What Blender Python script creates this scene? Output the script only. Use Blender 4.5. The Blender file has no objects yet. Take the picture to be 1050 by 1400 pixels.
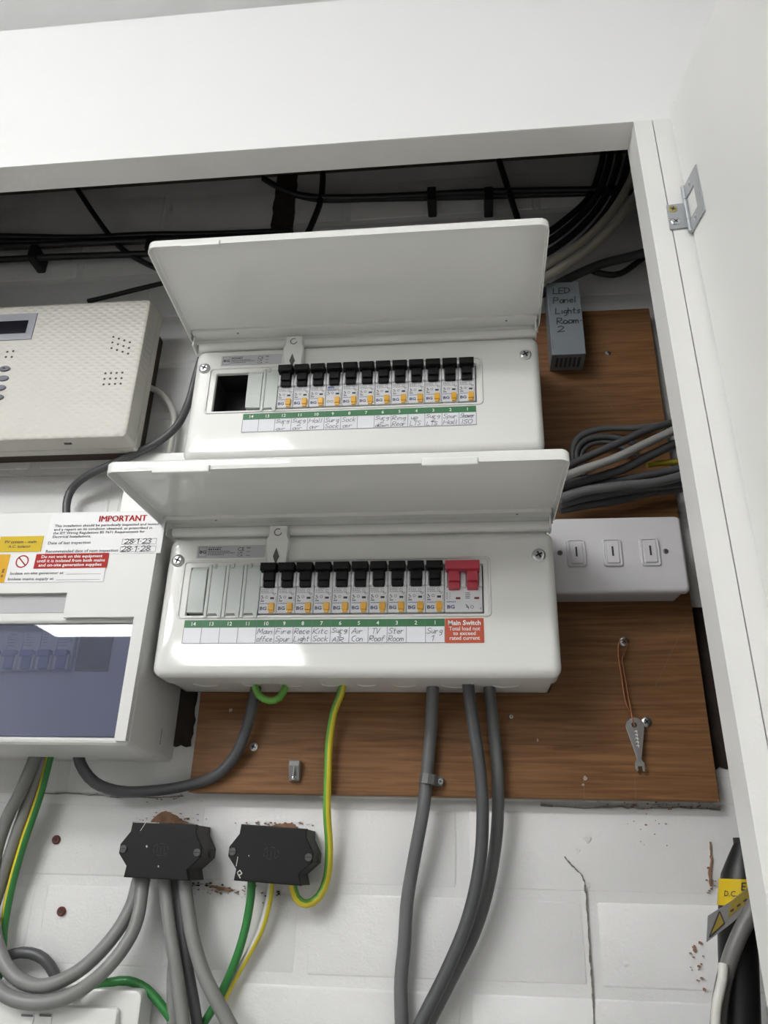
import bpy, bmesh, math, random
from mathutils import Vector, Matrix
random.seed(7)
S = bpy.context.scene
COL = S.collection
# ------------------------------------------------------------------ camera
FPX = 1072.58
PITCH, YAW, ROLL = 0.427787, 0.117194, 0.027438
CAM = Vector((0.27278, -0.81013, 1.54679))
cp, sp, cy_, sy_ = math.cos(PITCH), math.sin(PITCH), math.cos(YAW), math.sin(YAW)
FWD = Vector((-sy_*cp, cy_*cp, sp)); RT = Vector((cy_, sy_, 0)); UP = RT.cross(FWD)
cr, sr = math.cos(ROLL), math.sin(ROLL)
CR = RT*cr + UP*sr; CU_ = -RT*sr + UP*cr
cd = bpy.data.cameras.new('camera'); cam = bpy.data.objects.new('camera', cd); COL.objects.link(cam)
cam.matrix_world = Matrix(((CR.x, CU_.x, -FWD.x, CAM.x), (CR.y, CU_.y, -FWD.y, CAM.y), (CR.z, CU_.z, -FWD.z, CAM.z), (0, 0, 0, 1)))
cd.sensor_fit = 'VERTICAL'; cd.sensor_height = 24.0; cd.lens = FPX*24.0/1400.0
cd.clip_start = 0.01; cd.clip_end = 50
S.camera = cam
def at(px, py, y):
    """world point seen at a pixel on the plane at depth y (wall face y=0, room y<0)"""
    d = CR*((px-525)/FPX) - CU_*((py-700)/FPX) + FWD
    return CAM + d*((y-CAM.y)/d.y)
# ------------------------------------------------------------------ world, light, exposure
w = bpy.data.worlds.new('world'); S.world = w; w.use_nodes = True
w.node_tree.nodes['Background'].inputs[0].default_value = (0.9, 0.95, 1, 1)
w.node_tree.nodes['Background'].inputs[1].default_value = 0.3
PANEL_POWER = 22.0
PANELS = [(-0.90, -1.80, 0.58, 0.16), (-1.90, -3.48, 0.33, 0.33), (-1.25, -4.40, 0.40, 0.19)]   # centre x, y, half sizes of the suspended light boxes
S.view_settings.view_transform = 'Standard'; S.view_settings.look = 'None'
S.view_settings.gamma = 1.0; S.view_settings.use_curve_mapping = False
S.view_settings.exposure = 0.0
Z0 = 1.76                                     # height of the lower circuit label's top edge
CEIL = 3.20; TOP = 2.472; FRONT = -0.234; HEAD = 2.2365   # ceiling, top of the cupboard boxing, cupboard face, underside of the head

# ------------------------------------------------------------------ materials
MATS = {}
def mat(name, col, rough=0.5, metal=0.0, spec=0.5, bump=None, coat=0.0, emit=None, var=None):
    if name in MATS: return MATS[name]
    m = bpy.data.materials.new(name); m.use_nodes = True; MATS[name] = m
    nt = m.node_tree; b = nt.nodes['Principled BSDF']
    b.inputs['Base Color'].default_value = (*col, 1); b.inputs['Roughness'].default_value = rough
    b.inputs['Metallic'].default_value = metal; b.inputs['Specular IOR Level'].default_value = spec
    b.inputs['Coat Weight'].default_value = coat
    if emit:
        b.inputs['Emission Color'].default_value = (*emit[0], 1); b.inputs['Emission Strength'].default_value = emit[1]
    tc = nt.nodes.new('ShaderNodeTexCoord')
    if var:      # (scale, amount) gentle tonal variation
        n = nt.nodes.new('ShaderNodeTexNoise'); n.inputs['Scale'].default_value = var[0]; n.inputs['Detail'].default_value = 4
        geo = nt.nodes.new('ShaderNodeNewGeometry'); nt.links.new(geo.outputs['Position'], n.inputs['Vector'])
        r = nt.nodes.new('ShaderNodeValToRGB'); a = var[1]
        r.color_ramp.elements[0].position = 0.3; r.color_ramp.elements[1].position = 0.7
        r.color_ramp.elements[0].color = (*[c*(1-a) for c in col], 1); r.color_ramp.elements[1].color = (*[min(1, c*(1+a*0.5)) for c in col], 1)
        nt.links.new(n.outputs['Fac'], r.inputs['Fac']); nt.links.new(r.outputs['Color'], b.inputs['Base Color'])
    if bump:     # list of (scale, strength, distance)
        prev = None
        geo2 = nt.nodes.new('ShaderNodeNewGeometry')
        for sc, st, di in bump:
            n = nt.nodes.new('ShaderNodeTexNoise'); n.inputs['Scale'].default_value = sc; n.inputs['Detail'].default_value = 3
            nt.links.new(geo2.outputs['Position'], n.inputs['Vector'])
            bp = nt.nodes.new('ShaderNodeBump'); bp.inputs['Strength'].default_value = st; bp.inputs['Distance'].default_value = di
            nt.links.new(n.outputs['Fac'], bp.inputs['Height'])
            if prev: nt.links.new(prev.outputs['Normal'], bp.inputs['Normal'])
            prev = bp
        nt.links.new(prev.outputs['Normal'], b.inputs['Normal'])
    return m
def wood(name, dark, light, rough, sc):
    m = bpy.data.materials.new(name); m.use_nodes = True; MATS[name] = m
    nt = m.node_tree; b = nt.nodes['Principled BSDF']; b.inputs['Roughness'].default_value = rough; b.inputs['Specular IOR Level'].default_value = 0.22
    geo = nt.nodes.new('ShaderNodeNewGeometry'); mp = nt.nodes.new('ShaderNodeMapping')
    mp.inputs['Scale'].default_value = sc
    nt.links.new(geo.outputs['Position'], mp.inputs['Vector'])
    n = nt.nodes.new('ShaderNodeTexNoise'); n.inputs['Scale'].default_value = 1.0; n.inputs['Detail'].default_value = 6; n.inputs['Distortion'].default_value = 0.6
    nt.links.new(mp.outputs['Vector'], n.inputs['Vector'])
    r = nt.nodes.new('ShaderNodeValToRGB'); r.color_ramp.elements[0].position = 0.33; r.color_ramp.elements[1].position = 0.68
    r.color_ramp.elements[0].color = (*dark, 1); r.color_ramp.elements[1].color = (*light, 1)
    nt.links.new(n.outputs['Fac'], r.inputs['Fac']); nt.links.new(r.outputs['Color'], b.inputs['Base Color'])
    bp = nt.nodes.new('ShaderNodeBump'); bp.inputs['Strength'].default_value = 0.15; bp.inputs['Distance'].default_value = 0.001
    nt.links.new(n.outputs['Fac'], bp.inputs['Height']); nt.links.new(bp.outputs['Normal'], b.inputs['Normal'])
    return m
def tinted(name, col):
    m = bpy.data.materials.new(name); m.use_nodes = True; MATS[name] = m
    nt = m.node_tree; nt.nodes.remove(nt.nodes['Principled BSDF']); out = nt.nodes['Material Output']
    tr = nt.nodes.new('ShaderNodeBsdfTransparent'); tr.inputs[0].default_value = (*col, 1)
    di = nt.nodes.new('ShaderNodeBsdfDiffuse'); di.inputs[0].default_value = (0.30, 0.32, 0.43, 1)
    mx0 = nt.nodes.new('ShaderNodeMixShader'); mx0.inputs[0].default_value = 0.20
    nt.links.new(tr.outputs[0], mx0.inputs[1]); nt.links.new(di.outputs[0], mx0.inputs[2])
    gl = nt.nodes.new('ShaderNodeBsdfGlossy'); gl.inputs['Roughness'].default_value = 0.012
    fr = nt.nodes.new('ShaderNodeFresnel'); fr.inputs[0].default_value = 1.55
    mx = nt.nodes.new('ShaderNodeMixShader'); nt.links.new(fr.outputs[0], mx.inputs[0])
    nt.links.new(mx0.outputs[0], mx.inputs[1]); nt.links.new(gl.outputs[0], mx.inputs[2]); nt.links.new(mx.outputs[0], out.inputs[0])
    return m
M_WALL = mat('painted_masonry', (0.74, 0.74, 0.735), 0.45, bump=[(30, 0.35, 0.004), (110, 0.35, 0.0012), (420, 0.55, 0.0007)], var=(9, 0.06))
M_SOFFIT = mat('soffit_paint', (0.86, 0.86, 0.86), 0.6, bump=[(60, 0.08, 0.001)])
M_CEIL = mat('ceiling_paint', (0.82, 0.82, 0.82), 0.7)
M_ROOM = mat('room_paint', (0.70, 0.70, 0.69), 0.7)
M_REAR = mat('rear_wall_bounce_cut', (0.07, 0.07, 0.07), 0.8)  # unseen rear wall made near black to cut bounce into the cupboard
M_INDARK = mat('bounce_cut_dark', (0.075, 0.055, 0.042), 0.9)  # dark tone given to unseen inner faces to cut bounce light
M_FLOOR = mat('floor_vinyl', (0.38, 0.375, 0.36), 0.5, var=(6, 0.1))
M_GLOSS = mat('gloss_wood_paint', (0.80, 0.80, 0.78), 0.38, bump=[(380, 0.45, 0.0006), (30, 0.15, 0.002)])
M_HEADP = mat('head_paint', (0.80, 0.80, 0.78), 0.5, bump=[(120, 0.5, 0.0008)])
M_DOOR = mat('door_paint', (0.72, 0.72, 0.70), 0.42, bump=[(90, 0.12, 0.0006)], var=(5, 0.04))
M_CU = mat('white_powder_coat', (0.79, 0.79, 0.765), 0.055, spec=0.5)
M_SHADE = mat('opening_shade', (0.012, 0.012, 0.012), 0.6)  # black standing for the shade inside the module opening
M_PLW = mat('white_plastic', (0.76, 0.76, 0.74), 0.32)
M_PVW = mat('satin_white_plastic', (0.63, 0.63, 0.615), 0.35, bump=[(400, 0.08, 0.0003)])
M_BLANK = mat('grey_blank_plastic', (0.56, 0.60, 0.58), 0.4)
M_MOD = mat('module_plastic', (0.68, 0.69, 0.71), 0.4)
M_TOG = mat('black_toggle_plastic', (0.004, 0.004, 0.004), 0.55, spec=0.25)
M_RED = mat('red_toggle_plastic', (0.42, 0.035, 0.06), 0.4)
M_YEL = mat('amber_button_plastic', (0.72, 0.38, 0.03), 0.35)
M_INK = mat('black_ink', (0.03, 0.03, 0.035), 0.6)
M_INKG = mat('grey_ink', (0.14, 0.14, 0.16), 0.6)
M_INKB = mat('blue_ink', (0.04, 0.10, 0.36), 0.6)
M_INKN = mat('navy_ink', (0.03, 0.04, 0.16), 0.6)
M_PEN = mat('pen_ink', (0.07, 0.07, 0.09), 0.6)
M_INKW = mat('white_ink', (0.85, 0.85, 0.85), 0.6)
M_INKR = mat('red_ink', (0.42, 0.018, 0.016), 0.6, spec=0.2)
M_PAPER = mat('label_paper', (0.80, 0.81, 0.86), 0.5)
M_GREEN = mat('green_label_print', (0.035, 0.17, 0.065), 0.5)
M_MSRED = mat('red_label_print', (0.50, 0.075, 0.03), 0.5)
M_STICK = mat('sticker_vinyl', (0.68, 0.68, 0.69), 0.35)
M_SYEL = mat('yellow_sticker', (0.62, 0.44, 0.012), 0.55, spec=0.25)
M_SORG = mat('orange_sticker', (0.66, 0.36, 0.008), 0.55, spec=0.25)
M_SRED = mat('red_sticker', (0.40, 0.022, 0.018), 0.6, spec=0.2)
M_LABEL = mat('silver_label', (0.50, 0.51, 0.53), 0.35)
M_ZINC = mat('zinc_plate', (0.60, 0.62, 0.63), 0.28, metal=1.0)
M_HINGE = mat('hinge_zinc', (0.42, 0.44, 0.46), 0.42, metal=0.7)
M_STEEL = mat('bright_steel', (0.75, 0.76, 0.76), 0.22, metal=1.0)
M_BRASSY = mat('yellow_zinc', (0.42, 0.36, 0.16), 0.35, metal=0.8)
M_SLOT = mat('screw_recess', (0.03, 0.03, 0.03), 0.6)
M_BOARD = wood('brown_veneer', (0.135, 0.063, 0.026), (0.240, 0.120, 0.051), 0.5, (12, 60, 260))
M_BEDGE = mat('board_edge', (0.30, 0.19, 0.11), 0.7, bump=[(300, 0.4, 0.001)])
M_GREY = mat('grey_sheath', (0.125, 0.128, 0.130), 0.42, var=(25, 0.12))
M_DGREY = mat('dark_grey_sheath', (0.075, 0.077, 0.082), 0.42, var=(25, 0.12))
M_LGREY = mat('light_grey_sheath', (0.30, 0.30, 0.29), 0.45)
M_MGREY = mat('mid_grey_sheath', (0.21, 0.21, 0.205), 0.45, var=(25, 0.1))
M_WCAB = mat('white_sheath', (0.62, 0.61, 0.57), 0.45)
M_BCAB = mat('black_sheath', (0.010, 0.010, 0.011), 0.45)
M_EG = mat('earth_green', (0.03, 0.20, 0.045), 0.4)
M_EGL = mat('earth_light_green', (0.13, 0.36, 0.05), 0.4)
M_EY = mat('earth_yellow', (0.62, 0.52, 0.03), 0.4)
M_BOXB = mat('black_bakelite', (0.006, 0.006, 0.0065), 0.5, spec=0.3, bump=[(250, 0.06, 0.0004)])
M_BOXS = mat('dusty_black', (0.045, 0.043, 0.042), 0.65, var=(60, 0.3))
M_LEDB = mat('grey_blue_steel', (0.165, 0.19, 0.21), 0.45)
M_ALARM = mat('cream_plastic', (0.55, 0.535, 0.485), 0.42)
def weave(m, sc, st):
    nt = m.node_tree; b = nt.nodes['Principled BSDF']; geo = nt.nodes.new('ShaderNodeNewGeometry'); ws = []
    for a in (0.5, -0.6):
        mp = nt.nodes.new('ShaderNodeMapping'); mp.inputs['Rotation'].default_value = (0, a, 0); nt.links.new(geo.outputs['Position'], mp.inputs['Vector'])
        wv = nt.nodes.new('ShaderNodeTexWave'); wv.bands_direction = 'Z'; wv.inputs['Scale'].default_value = sc; wv.inputs['Distortion'].default_value = 0.6; nt.links.new(mp.outputs['Vector'], wv.inputs['Vector']); ws.append(wv)
    mu = nt.nodes.new('ShaderNodeMath'); mu.operation = 'MULTIPLY'; nt.links.new(ws[0].outputs['Fac'], mu.inputs[0]); nt.links.new(ws[1].outputs['Fac'], mu.inputs[1])
    bp = nt.nodes.new('ShaderNodeBump'); bp.inputs['Strength'].default_value = st; bp.inputs['Distance'].default_value = 0.001
    nt.links.new(mu.outputs[0], bp.inputs['Height']); nt.links.new(bp.outputs['Normal'], b.inputs['Normal'])
weave(M_ALARM, 45, 0.45)
M_ALARMB = mat('grey_bezel', (0.27, 0.28, 0.32), 0.4)
M_LCD = mat('dark_screen', (0.006, 0.006, 0.012), 0.15)
M_BTN = mat('grey_rubber_button', (0.13, 0.13, 0.17), 0.5)
M_SWP = mat('switch_plastic', (0.56, 0.55, 0.57), 0.22)
M_BLUE = mat('blue_toggle_plastic', (0.02, 0.09, 0.40), 0.4)
M_PVIN = mat('panel_insert', (0.60, 0.61, 0.68), 0.5)
M_GLASS = tinted('smoked_window', (0.74, 0.76, 0.84))
M_CLEAR = mat('milky_bumper', (0.78, 0.80, 0.76), 0.2)
M_RAW = mat('bare_brick', (0.035, 0.022, 0.016), 0.9, bump=[(150, 0.8, 0.002)], var=(70, 0.4))
M_RAWL = mat('brick_dust', (0.30, 0.17, 0.10), 0.9, var=(120, 0.3))
M_CRACK = mat('crack_dirt', (0.20, 0.18, 0.155), 0.9)
M_PLUG = mat('brown_wall_plug', (0.12, 0.025, 0.018), 0.6)
M_COPPER = mat('copper_wire', (0.30, 0.11, 0.05), 0.4, metal=0.6)
M_TAG = mat('grey_tag', (0.20, 0.195, 0.19), 0.45)
M_TAGY = mat('dull_yellow_print', (0.26, 0.19, 0.03), 0.5)
M_LED = mat('led_diffuser', (0.9, 0.9, 0.9), 0.5, emit=((1.0, 0.998, 0.985), PANEL_POWER))

# ------------------------------------------------------------------ mesh helpers
def finish(name, bm, m, parent=None, smooth=35):
    bmesh.ops.recalc_face_normals(bm, faces=bm.faces)
    me = bpy.data.meshes.new(name); bm.to_mesh(me); bm.free()
    for x in (m if isinstance(m, (list, tuple)) else [m]): me.materials.append(x)
    if smooth:
        for p in me.polygons: p.use_smooth = True
        me.set_sharp_from_angle(angle=math.radians(smooth))
    o = bpy.data.objects.new(name, me); COL.objects.link(o)
    if smooth and smooth < 60:
        wn = o.modifiers.new('normals', 'WEIGHTED_NORMAL'); wn.mode = 'FACE_AREA'; wn.weight = 100; wn.keep_sharp = True
    if parent: o.parent = parent
    return o
def merge(bm, tmp):
    me = bpy.data.meshes.new('t'); tmp.to_mesh(me); tmp.free(); bm.from_mesh(me); bpy.data.meshes.remove(me)
def bx(bm, x0, x1, y0, y1, z0, z1, bev=0.0, seg=2, mtx=None, mi=0):
    t = bmesh.new(); bmesh.ops.create_cube(t, size=1.0)
    for v in t.verts:
        v.co = Vector(((x0+x1)/2+v.co.x*(x1-x0), (y0+y1)/2+v.co.y*(y1-y0), (z0+z1)/2+v.co.z*(z1-z0)))
    if bev: bmesh.ops.bevel(t, geom=t.edges[:], offset=bev, segments=seg, profile=0.5, affect='EDGES')
    if mtx: t.transform(mtx)
    for f in t.faces: f.material_index = mi
    merge(bm, t)
def BX(*a, **k):
    bm = bmesh.new(); bx(bm, *a, **k); return bm
def prism(bm, pts, y0, y1, bev=0.0, seg=2, mtx=None, mi=0):
    """polygon in x,z extruded along y (front y0 < back y1)"""
    t = bmesh.new(); vs = [t.verts.new((x, y0, z)) for x, z in pts]; f = t.faces.new(vs)
    r = bmesh.ops.extrude_face_region(t, geom=[f])
    for v in r['geom']:
        if isinstance(v, bmesh.types.BMVert): v.co.y = y1
    bmesh.ops.recalc_face_normals(t, faces=t.faces)
    if bev:
        es = [e for e in t.edges if all(abs(v.co.y-y0) < 1e-9 for v in e.verts)]
        bmesh.ops.bevel(t, geom=es, offset=bev, segments=seg, profile=0.5, affect='EDGES')
    if mtx: t.transform(mtx)
    for f in t.faces: f.material_index = mi
    merge(bm, t)
def PR(*a, **k):
    bm = bmesh.new(); prism(bm, *a, **k); return bm
def cyl(bm, c, axis, r, h, n=16, r2=None, mi=0):
    t = bmesh.new(); bmesh.ops.create_cone(t, cap_ends=True, segments=n, radius1=r, radius2=r if r2 is None else r2, depth=h)
    q = Vector((0, 0, 1)).rotation_difference(Vector(axis)); t.transform(Matrix.Translation(Vector(c)) @ q.to_matrix().to_4x4())
    for f in t.faces: f.material_index = mi
    merge(bm, t)
def quad(bm, x0, x1, z0, z1, y, mi=0):
    vs = [bm.verts.new(p) for p in ((x0, y, z0), (x1, y, z0), (x1, y, z1), (x0, y, z1))]; f = bm.faces.new(vs); f.material_index = mi
def rr(x0, x1, z0, z1, r, n=5):
    out = []
    for cx, cz, a0 in ((x1-r, z1-r, 0), (x0+r, z1-r, 90), (x0+r, z0+r, 180), (x1-r, z0+r, 270)):
        for i in range(n+1):
            a = math.radians(a0+90*i/n); out.append((cx+r*math.cos(a), cz+r*math.sin(a)))
    return out
def loft(bm, rings, cap0=False, cap1=False):
    """rings: lists of equal length of 3-D points"""
    vr = [[bm.verts.new(p) for p in ring] for ring in rings]; n = len(vr[0])
    for a, b in zip(vr, vr[1:]):
        for i in range(n): bm.faces.new((a[i], a[(i+1) % n], b[(i+1) % n], b[i]))
    if cap0: bm.faces.new(vr[0])
    if cap1: bm.faces.new(vr[-1])
def spline(pts, step=0.006):
    P = [Vector(p) for p in pts]; P = [P[0]*2-P[1]] + P + [P[-1]*2-P[-2]]; out = []
    for i in range(1, len(P)-2):
        p0, p1, p2, p3 = P[i-1:i+3]; n = max(2, int((p2-p1).length/step))
        for k in range(n):
            t = k/n
            out.append(0.5*((2*p1)+(p2-p0)*t+(2*p0-5*p1+4*p2-p3)*t*t+(3*p1-p0-3*p2+p3)*t**3))
    out.append(P[-2]); return out
def sweep(bm, path, r, n=10, stripe=None, flat=1.0):
    tang = [(path[min(i+1, len(path)-1)]-path[max(i-1, 0)]).normalized() for i in range(len(path))]
    ref = Vector((0, -1, 0)); u = (ref-tang[0]*ref.dot(tang[0]))
    if u.length < 0.1: u = Vector((0, 0, 1))-tang[0]*tang[0].z
    u.normalize(); rings = []
    for p, t in zip(path, tang):
        u = (u-t*u.dot(t)).normalized(); v = t.cross(u)
        rings.append([bm.verts.new(p+u*(math.cos(2*math.pi*k/n)*r*flat)+v*(math.sin(2*math.pi*k/n)*r)) for k in range(n)])
    for a, b in zip(rings, rings[1:]):
        for k in range(n):
            f = bm.faces.new((a[k], a[(k+1) % n], b[(k+1) % n], b[k]))
            if stripe and (k+stripe[0]) % n < stripe[1]: f.material_index = 1
    bm.faces.new(rings[0]); bm.faces.new(rings[-1])
# ---- printed lettering (built-in font) and pen strokes, both flat print in the x,z plane
def text_into(bm, s, x, z, size, y, align='LEFT', bold=0.0, sx=1.0, mi=0, width=None):
    c = bpy.data.curves.new('t', 'FONT'); c.body = s; c.size = size; c.align_x = align; c.offset = bold*size
    c.resolution_u = 2; c.fill_mode = 'FRONT'
    o = bpy.data.objects.new('t', c); COL.objects.link(o)
    dg = bpy.context.evaluated_depsgraph_get(); me = bpy.data.meshes.new_from_object(o.evaluated_get(dg))
    if width and len(me.vertices):
        xs = [v.co.x for v in me.vertices]; sx = width/max(1e-6, max(xs)-min(xs))
    for v in me.vertices: v.co = Vector((x+v.co.x*sx, y, z+v.co.y))
    for p in me.polygons: p.material_index = mi
    bm.from_mesh(me); bpy.data.meshes.remove(me); bpy.data.objects.remove(o); bpy.data.curves.remove(c)
def circ(cx, cy, rx, ry, a0=0, a1=360, n=10):
    return [(cx+rx*math.cos(math.radians(a0+(a1-a0)*i/n)), cy+ry*math.sin(math.radians(a0+(a1-a0)*i/n))) for i in range(n+1)]
GL = {
 'A': [[(0, 0), (.3, 1), (.6, 0)], [(.1, .4), (.5, .4)]], 'C': [circ(.35, .5, .33, .5, 60, 300)], 'D': [[(0, 0), (0, 1), (.4, .9), (.6, .5), (.4, .1), (0, 0)]],
 'E': [[(.5, 1), (0, 1), (0, 0), (.5, 0)], [(0, .5), (.4, .5)]], 'F': [[(.55, 1), (.05, 1), (0, 0)], [(0, .5), (.4, .52)]],
 'H': [[(0, 0), (.05, 1)], [(.55, 0), (.6, 1)], [(0, .5), (.6, .5)]], 'I': [[(.1, 0), (.1, 1)]], 'K': [[(0, 0), (0, 1)], [(.55, 1), (.05, .45), (.55, 0)]],
 'L': [[(0, 1), (0, 0), (.5, .02)]], 'M': [[(0, 0), (.08, 1), (.35, .3), (.62, 1), (.7, 0)]], 'O': [circ(.3, .5, .3, .5)],
 'P': [[(0, 0), (0, 1), (.45, .95), (.5, .65), (.4, .5), (0, .48)]], 'R': [[(0, 0), (0, 1), (.45, .95), (.5, .65), (.4, .5), (0, .48), (.55, 0)]],
 'S': [[(.55, .88), (.3, 1), (.05, .8), (.15, .55), (.45, .42), (.5, .15), (.25, 0), (0, .1)]], 'T': [[(0, .95), (.6, 1)], [(.32, 1), (.28, 0)]],
 'U': [[(0, 1), (.02, .2), (.25, 0), (.5, .2), (.52, 1)]], 'V': [[(0, 1), (.25, 0), (.55, 1)]], 'Z': [[(0, .9), (.5, 1), (0, 0), (.6, .05)]],
 'a': [[(.42, .5), (.2, .6), (0, .3), (.12, 0), (.35, .12), (.42, .58), (.46, 0)]], 'c': [circ(.22, .3, .2, .3, 50, 310)],
 'd': [[(.42, .45), (.2, .6), (0, .3), (.12, 0), (.35, .12), (.44, 1), (.46, 0)]], 'e': [[(.02, .3), (.4, .35), (.32, .58), (.12, .55), (.02, .25), (.18, 0), (.42, .1)]],
 'f': [[(.4, .9), (.25, 1), (.15, .8), (.12, 0)], [(0, .55), (.35, .58)]], 'g': [[(.42, .5), (.2, .6), (.02, .35), (.15, .1), (.4, .25), (.42, .55), (.38, -.25), (.15, -.35)]],
 'h': [[(0, 1), (.02, 0)], [(.02, .35), (.2, .58), (.36, .45), (.38, 0)]], 'i': [[(.08, .55), (.1, 0)]], 'k': [[(.02, 1), (.02, 0)], [(.38, .6), (.05, .28), (.42, 0)]],
 'l': [[(.08, 1), (.08, .05), (.16, 0)]], 'm': [[(0, .55), (.02, 0)], [(.02, .4), (.15, .58), (.25, .4), (.26, 0)], [(.26, .4), (.4, .58), (.5, .4), (.52, 0)]],
 'n': [[(0, .55), (.02, 0)], [(.02, .38), (.2, .58), (.36, .45), (.38, 0)]], 'o': [circ(.22, .3, .22, .3)], 'p': [[(.02, .58), (0, -.35)], [(.02, .45), (.25, .6), (.42, .35), (.25, .05), (.02, .12)]],
 'r': [[(0, .58), (.03, 0)], [(.03, .35), (.18, .56), (.34, .52)]], 's': [[(.36, .52), (.16, .6), (.04, .45), (.3, .22), (.2, 0), (0, .08)]],
 't': [[(.15, .95), (.15, .1), (.3, 0)], [(0, .6), (.34, .62)]], 'u': [[(0, .58), (.03, .1), (.18, 0), (.36, .2), (.38, .58), (.42, 0)]],
 'v': [[(0, .58), (.18, 0), (.38, .58)]], 'w': [[(0, .58), (.12, 0), (.26, .45), (.4, 0), (.54, .58)]],
 '1': [[(.05, .75), (.22, 1), (.2, 0)]], '2': [[(.03, .8), (.25, 1), (.48, .75), (.3, .35), (0, 0), (.52, .05)]],
 '3': [[(.05, .92), (.3, 1), (.45, .78), (.2, .55), (.45, .3), (.3, 0), (.02, .08)]], '8': [[(.28, .52), (.05, .75), (.28, 1), (.5, .78), (.28, .52), (.03, .25), (.28, 0), (.53, .25), (.28, .52)]],
 '.': [[(.08, .42), (.16, .46)]], '-': [[(0, .4), (.3, .42)]]}
ADV = {'i': .26, 'l': .28, 'I': .3, '1': .36, '.': .34, 'm': .68, 'w': .68, 'M': .85, '-': .42, ' ': .35}
def pen(bm, s, x, z, h, y, width=None, shear=0.22, lw=0.00045, mi=0, jit=0.03):
    tot = sum(ADV.get(c, .66 if c.isupper() else .54) for c in s)*h; k = 1.0
    if width: k = width/tot
    cx = x
    for c in s:
        a = ADV.get(c, .66 if c.isupper() else .54)*h*k
        dz = random.uniform(-jit, jit)*h
        for line in GL.get(c, []):
            pts = [Vector((cx+(px*k+pz*shear)*h, z+pz*h+dz)) for px, pz in line]
            for p, q in zip(pts, pts[1:]):
                d = q-p
                if d.length < 1e-7: continue
                d.normalize(); nrm = Vector((-d.y, d.x))*lw/2; e = d*lw*0.4
                vs = [bm.verts.new((v.x, y, v.y)) for v in (p-e-nrm, q+e-nrm, q+e+nrm, p-e+nrm)]
                f = bm.faces.new(vs); f.material_index = mi
        cx += a
def stroke(bm, pts, lw, y, mi=0):
    for p, q in zip(pts, pts[1:]):
        p = Vector(p); q = Vector(q); d = (q-p).normalized(); nrm = Vector((-d.y, d.x))*lw/2
        f = bm.faces.new([bm.verts.new((v.x, y, v.y)) for v in (p-nrm, q-nrm, q+nrm, p+nrm)]); f.material_index = mi
def ring_print(bm, cx, cz, r, lw, y, n=18, mi=0):
    stroke(bm, circ(cx, cz, r, r, n=n), lw, y, mi)
# ---- object helpers
def tag(o, label, cat, group=None):
    o['label'] = label; o['category'] = cat
    if group: o['group'] = group
    return o
def thing(name, label, cat, loc, group=None, rot=None):
    o = bpy.data.objects.new(name, None); COL.objects.link(o); o.location = loc; o.empty_display_size = 0.02
    if rot: o.rotation_euler = rot
    return tag(o, label, cat, group)
def struct(name, bm, m, **k):
    o = finish(name, bm, m, **k); o['kind'] = 'structure'; return o
def copy_part(o, parent, loc=None):
    c = o.copy(); COL.objects.link(c); c.parent = parent
    if loc is not None: c.location = loc
    return c
def copy_tree(o, parent, loc):
    c = copy_part(o, parent, loc)
    for ch in o.children: copy_part(ch, c)
    return c

# ================================================================== STRUCTURE
wall = struct('wall_back', BX(-3.2, 1.8, 0.0005, 0.12, 0, CEIL), M_WALL)
COURSE = 0.0755; BL = 0.2615
def brick_bm(wd):
    bm = bmesh.new(); bx(bm, -wd/2, wd/2, -0.0, 0.012, -COURSE/2+0.0032, COURSE/2-0.0032, bev=0.0036, seg=3); return bm
brick_me = []
for v in range(4):
    bm = brick_bm(BL-0.009+random.uniform(-0.002, 0.001))
    for q in bm.verts: q.co += Vector((random.uniform(-1, 1)*0.0006, random.uniform(-1, 1)*0.0003, random.uniform(-1, 1)*0.0006))
    o = finish('brick', bm, M_WALL, wall, smooth=50); brick_me.append(o.data); bpy.data.objects.remove(o)
for k in range(-6, 12):
    zc = 1.605-COURSE/2+COURSE*k
    if zc+COURSE/2 > TOP: break
    off = 0.373 if k % 2 else 0.373-BL/2+0.02
    for j in range(-5, 2):
        xc = off+BL*(j+0.5)
        if xc < -0.80 or xc > 0.70: continue
        o = bpy.data.objects.new('brick', random.choice(brick_me)); COL.objects.link(o); o.parent = wall
        o.location = (xc+random.uniform(-1, 1)*0.002, random.uniform(-0.0006, 0.0003), zc)
        o.rotation_euler = (random.uniform(-1, 1)*0.006, random.uniform(-1, 1)*0.004, random.uniform(-1, 1)*0.003)
struct('ceiling', BX(-3.2, 1.8, -7.0, 0.12, CEIL, CEIL+0.1), M_CEIL)
struct('floor', BX(-3.2, 1.8, -7.0, 0.12, -0.1, 0), M_FLOOR)
struct('wall_left', BX(-3.3, -3.2, -7.0, 0.12, 0, CEIL), M_ROOM)
struct('wall_right', BX(1.8, 1.9, -7.0, 0.12, 0, CEIL), M_ROOM)
struct('wall_rear', BX(-3.3, 1.9, -7.1, -7.0, 0, CEIL), M_REAR)
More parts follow.
